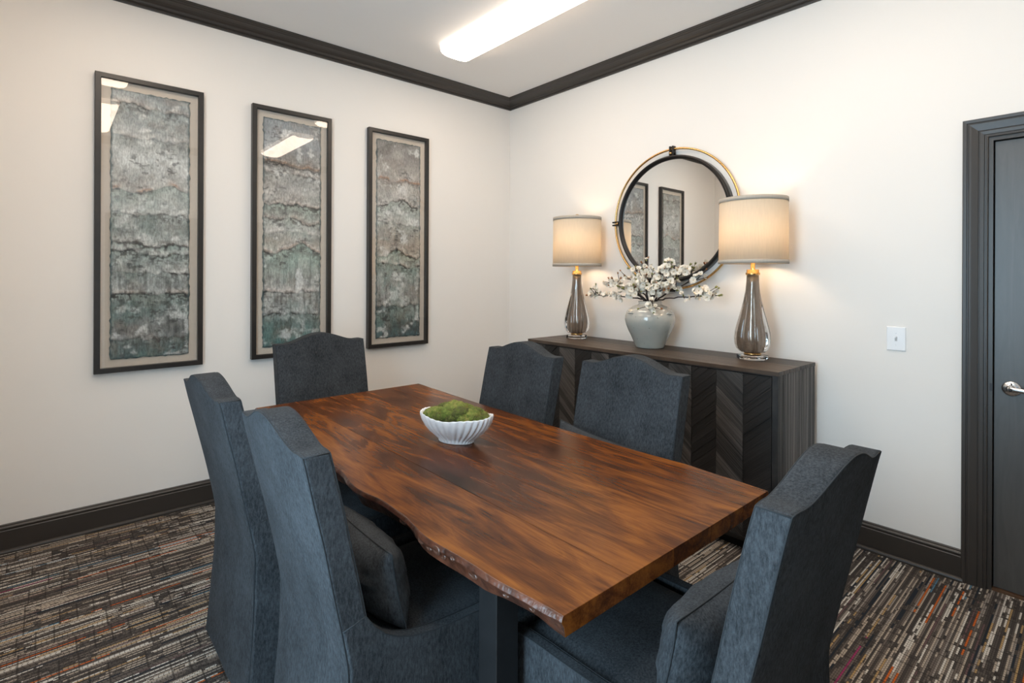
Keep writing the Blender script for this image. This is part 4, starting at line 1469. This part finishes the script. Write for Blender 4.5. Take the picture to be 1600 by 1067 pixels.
# ------------------------------------------------------------------ vase and blossom branches
VX, VY = 1.699, -0.240
vase = thing('ceramic_vase', 'round shouldered celadon grey vase with two small lugs on the console', 'vase', (VX, VY, CZ))
bm = bmesh.new()
vp = [(0.085, 0.0), (0.092, 0.003), (0.094, 0.010), (0.106, 0.040), (0.124, 0.080), (0.142, 0.115), (0.156, 0.150), (0.163, 0.182), (0.162, 0.208), (0.152, 0.234), (0.134, 0.256), (0.112, 0.271), (0.090, 0.279),
      (0.078, 0.283), (0.0735, 0.288), (0.073, 0.296), (0.076, 0.303), (0.074, 0.306), (0.068, 0.304), (0.066, 0.290), (0.07, 0.27), (0.09, 0.20), (0.03, 0.18)]
lathe(bm, vp, 72)
bmesh.ops.recalc_face_normals(bm, faces=bm.faces[:])
mesh_obj('vase_body', bm, M_vase, vase)
camdir = math.atan2(CAM.y - VY, CAM.x - VX)
for s in (-1, 1):
    a = camdir + s * 0.92
    bm = bmesh.new()
    c_, s_ = math.cos(a), math.sin(a)
    tx, ty = -s_, c_
    pts = []
    for k in range(11):
        t = PI * k / 10
        rr = 0.146 + 0.020 * math.sin(t)
        off = 0.026 * math.cos(t)
        zz = 0.243 - 0.012 * math.sin(t)
        pts.append((c_ * rr + tx * off, s_ * rr + ty * off, zz - 0.010 * (1 if abs(math.cos(t)) > .9 else 0)))
    tube(bm, pts, 0.0055, 8)
    mesh_obj('lug_handle', bm, M_vase, vase)

rb_ = random.Random(77)
def flower_mesh(seed, openness):
    r = random.Random(seed)
    bm = bmesh.new()
    R = 0.0195
    for layer, (np_, sc, el) in enumerate(((6, 1.0, openness), (5, 0.78, openness + 0.5))):
        for k in range(np_):
            a = 2 * PI * (k + 0.5 * layer) / np_ + r.uniform(-.15, .15)
            e = el + r.uniform(-0.15, 0.15)
            rows = []
            for j in range(5):
                t = j / 4
                rad = 0.003 + R * sc * t
                wd = R * sc * 0.56 * math.sin(PI * (0.10 + 0.78 * t)) ** 0.8
                zz = rad * math.sin(e) + 0.006 * t * t * (1 if e < .6 else -0.4)
                rr = rad * math.cos(e)
                row = []
                for w_ in (-1, 0, 1):
                    x = rr * math.cos(a) - w_ * wd * math.sin(a)
                    y = rr * math.sin(a) + w_ * wd * math.cos(a)
                    row.append(bm.verts.new((x, y, zz + 0.0028 * abs(w_))))
                rows.append(row)
            for p, q in zip(rows[:-1], rows[1:]):
                for i in range(2):
                    bm.faces.new((p[i], p[i + 1], q[i + 1], q[i]))
    for f in bm.faces:
        f.material_index = 0
    nf = len(bm.faces)
    tmp = bmesh.ops.create_icosphere(bm, subdivisions=1, radius=0.0035)
    for v in tmp['verts']:
        v.co.z += 0.005
        for f in v.link_faces:
            f.material_index = 1
    me = bpy.data.meshes.new('blossom')
    bm.to_mesh(me); bm.free()
    me.materials.append(M_petal); me.materials.append(M_stamen)
    me.polygons.foreach_set('use_smooth', [True] * len(me.polygons))
    return me
FL = [flower_mesh(1, 0.25), flower_mesh(2, 0.55), flower_mesh(3, 0.9)]
def bud_mesh(mat):
    bm = bmesh.new()
    for k in range(3):
        a = 2 * PI * k / 3
        c_, s_ = math.cos(a), math.sin(a)
        rings = []
        for t, r in ((0, .0008), (.3, .0034), (.65, .0030), (1, .0004)):
            o_ = 0.006 * t
            rings.append([(c_ * o_ + r * math.cos(b_), s_ * o_ + r * math.sin(b_), 0.021 * t) for b_ in [2 * PI * q / 6 for q in range(6)]])
        loft(bm, rings)
    bmesh.ops.recalc_face_normals(bm, faces=bm.faces[:])
    me = bpy.data.meshes.new('bud')
    bm.to_mesh(me); bm.free()
    me.materials.append(mat)
    me.polygons.foreach_set('use_smooth', [True] * len(me.polygons))
    return me
BD = [bud_mesh(M_bud), bud_mesh(M_budbr)]
PETG = 'blossom twigs in the vase'
MOUTH = Vector((VX, VY, CZ + 0.30))
def dir_rot(d):
    return d.to_track_quat('Z', 'Y').to_euler()
def bez(a, b_, c, d, n):
    out = []
    for i in range(n + 1):
        t = i / n
        out.append(a * (1 - t) ** 3 + b_ * 3 * t * (1 - t) ** 2 + c * 3 * t * t * (1 - t) + d * t ** 3)
    return out
def branch(label, tip, nfl, start=(0, 0), sub=3, lift=0.10, seed=0, group=PETG, fl0=0.35):
    r = random.Random(seed)
    t = thing('blossom_branch', label, 'branch', (0, 0, 0), 0, group)
    base = MOUTH + Vector((start[0] * 0.4, start[1] * 0.4, -0.10))
    mouth = MOUTH + Vector((start[0], start[1], 0.012))
    tipv = Vector(tip)
    d = tipv - mouth
    t.location = mouth
    c1 = mouth + Vector((d.x * 0.22, d.y * 0.22, lift * 0.55 + max(0, d.z * 0.30)))
    c2 = mouth + Vector((d.x * 0.66, d.y * 0.66, d.z * 0.72 + lift * 0.35))
    pts = [base] + bez(mouth, c1, c2, tipv, 14)
    for i in range(3, 15):
        pts[i] = pts[i] + Vector((r.uniform(-1, 1), r.uniform(-1, 1), r.uniform(-1, 1))) * 0.0045
    bm = bmesh.new()
    L_ = [p - mouth for p in pts]
    tube(bm, L_, [0.0058 - 0.0036 * i / (len(pts) - 1) for i in range(len(pts))], 6)
    ends = [(pts[-1], (pts[-1] - pts[-3]).normalized())]
    spots = []
    for k in range(sub):
        i = r.randrange(5, 14)
        p = pts[i]
        ax = (pts[i + 1] - pts[i - 1]).normalized()
        dd = (ax * 0.7 + Vector((r.uniform(-1, 1), r.uniform(-.8, .8), r.uniform(-.35, 1.1)))).normalized()
        ln = r.uniform(0.04, 0.095)
        q = p + dd * ln
        q.y = min(q.y, -0.075)
        mid = (p + q) / 2 + Vector((r.uniform(-1, 1), r.uniform(-1, 1), r.uniform(-1, 1))) * 0.007
        tube(bm, [p - mouth, mid - mouth, q - mouth], [0.0032, 0.0026, 0.0017], 5)
        ends.append((q, dd))
        spots.append((mid, dd))
    stem = mesh_obj('twig', bm, M_bark, t)
    for q, dd in ends:
        o = bpy.data.objects.new('bud', BD[r.randrange(2)])
        o.location = q - mouth; o.rotation_euler = dir_rot(dd); link(o, t)
        s = r.uniform(0.7, 1.15); o.scale = (s, s, s)
    lo = int(3 + 12 * fl0)
    nfl = int(nfl * 1.75)
    for k in range(nfl):
        if spots and r.random() < 0.45:
            p, dd = spots[r.randrange(len(spots))]
        else:
            i = r.randrange(lo, 15)
            p = pts[i]; dd = (pts[min(i + 1, 15)] - pts[i - 1]).normalized()
        out = Vector((r.uniform(-1, 1), r.uniform(-1.2, 0.6), r.uniform(-0.6, 1.2))).normalized()
        nrm = (out * 0.9 + Vector((0.35, -0.5, 0.25))).normalized()
        pos = p + out * r.uniform(0.008, 0.030)
        if pos.y > -0.05:
            pos.y = -0.05
        o = bpy.data.objects.new('blossom', FL[r.choice((0, 0, 1, 1, 2))])
        o.location = pos - mouth; o.rotation_euler = dir_rot(nrm); link(o, t)
        s = r.uniform(0.72, 1.10); o.scale = (s, s, s)
        if r.random() < 0.6:
            b2 = bpy.data.objects.new('bud', BD[r.randrange(2)])
            b2.location = p + out * 0.004 - mouth; b2.rotation_euler = dir_rot((out + Vector((r.uniform(-.6, .6), r.uniform(-.6, .6), .2))).normalized()); link(b2, t)
            s = r.uniform(0.5, 0.9); b2.scale = (s, s, s)
branch('long twig of white blossoms reaching furthest left out of the vase', (1.190, -0.270, 1.285), 17, (-0.045, 0.0), 6, 0.03, 1, fl0=0.30)
branch('long twig of white blossoms reaching furthest right towards the lamp', (2.185, -0.250, 1.315), 15, (0.045, 0.0), 6, 0.015, 2, fl0=0.42)
branch('short twig of white blossoms drooping low over the front of the vase', (1.835, -0.400, 1.205), 5, (0.03, -0.035), 2, 0.05, 3, fl0=0.4)
mid = 'white blossom twig in the vase whose tip is the %s from the left'
ORD = ['second', 'third', 'fourth', 'sixth', 'seventh', 'eighth', 'tenth', 'twelfth', 'fourteenth', 'thirteenth', 'ninth', 'fifth', 'fifteenth']
for k, (tip, nf, st) in enumerate((
        ((1.30, -0.22, 1.385), 9, (-0.04, 0.01)), ((1.42, -0.31, 1.36), 9, (-0.035, -0.02)), ((1.47, -0.20, 1.42), 9, (-0.03, 0.02)),
        ((1.60, -0.25, 1.475), 10, (-0.015, 0.0)), ((1.645, -0.20, 1.525), 9, (-0.005, 0.02)), ((1.70, -0.32, 1.40), 9, (0.0, -0.03)),
        ((1.79, -0.22, 1.475), 10, (0.01, 0.01)), ((1.87, -0.25, 1.515), 10, (0.015, 0.0)), ((1.96, -0.22, 1.46), 9, (0.03, 0.015)),
        ((1.90, -0.33, 1.39), 9, (0.03, -0.02)), ((1.78, -0.30, 1.33), 8, (0.02, -0.02)), ((1.56, -0.33, 1.34), 7, (-0.03, -0.02)), ((2.06, -0.16, 1.42), 6, (0.04, 0.02)))):
    branch(mid % ORD[k], tip, nf + 2, st, 5, 0.05, 10 + k, fl0=0.22)
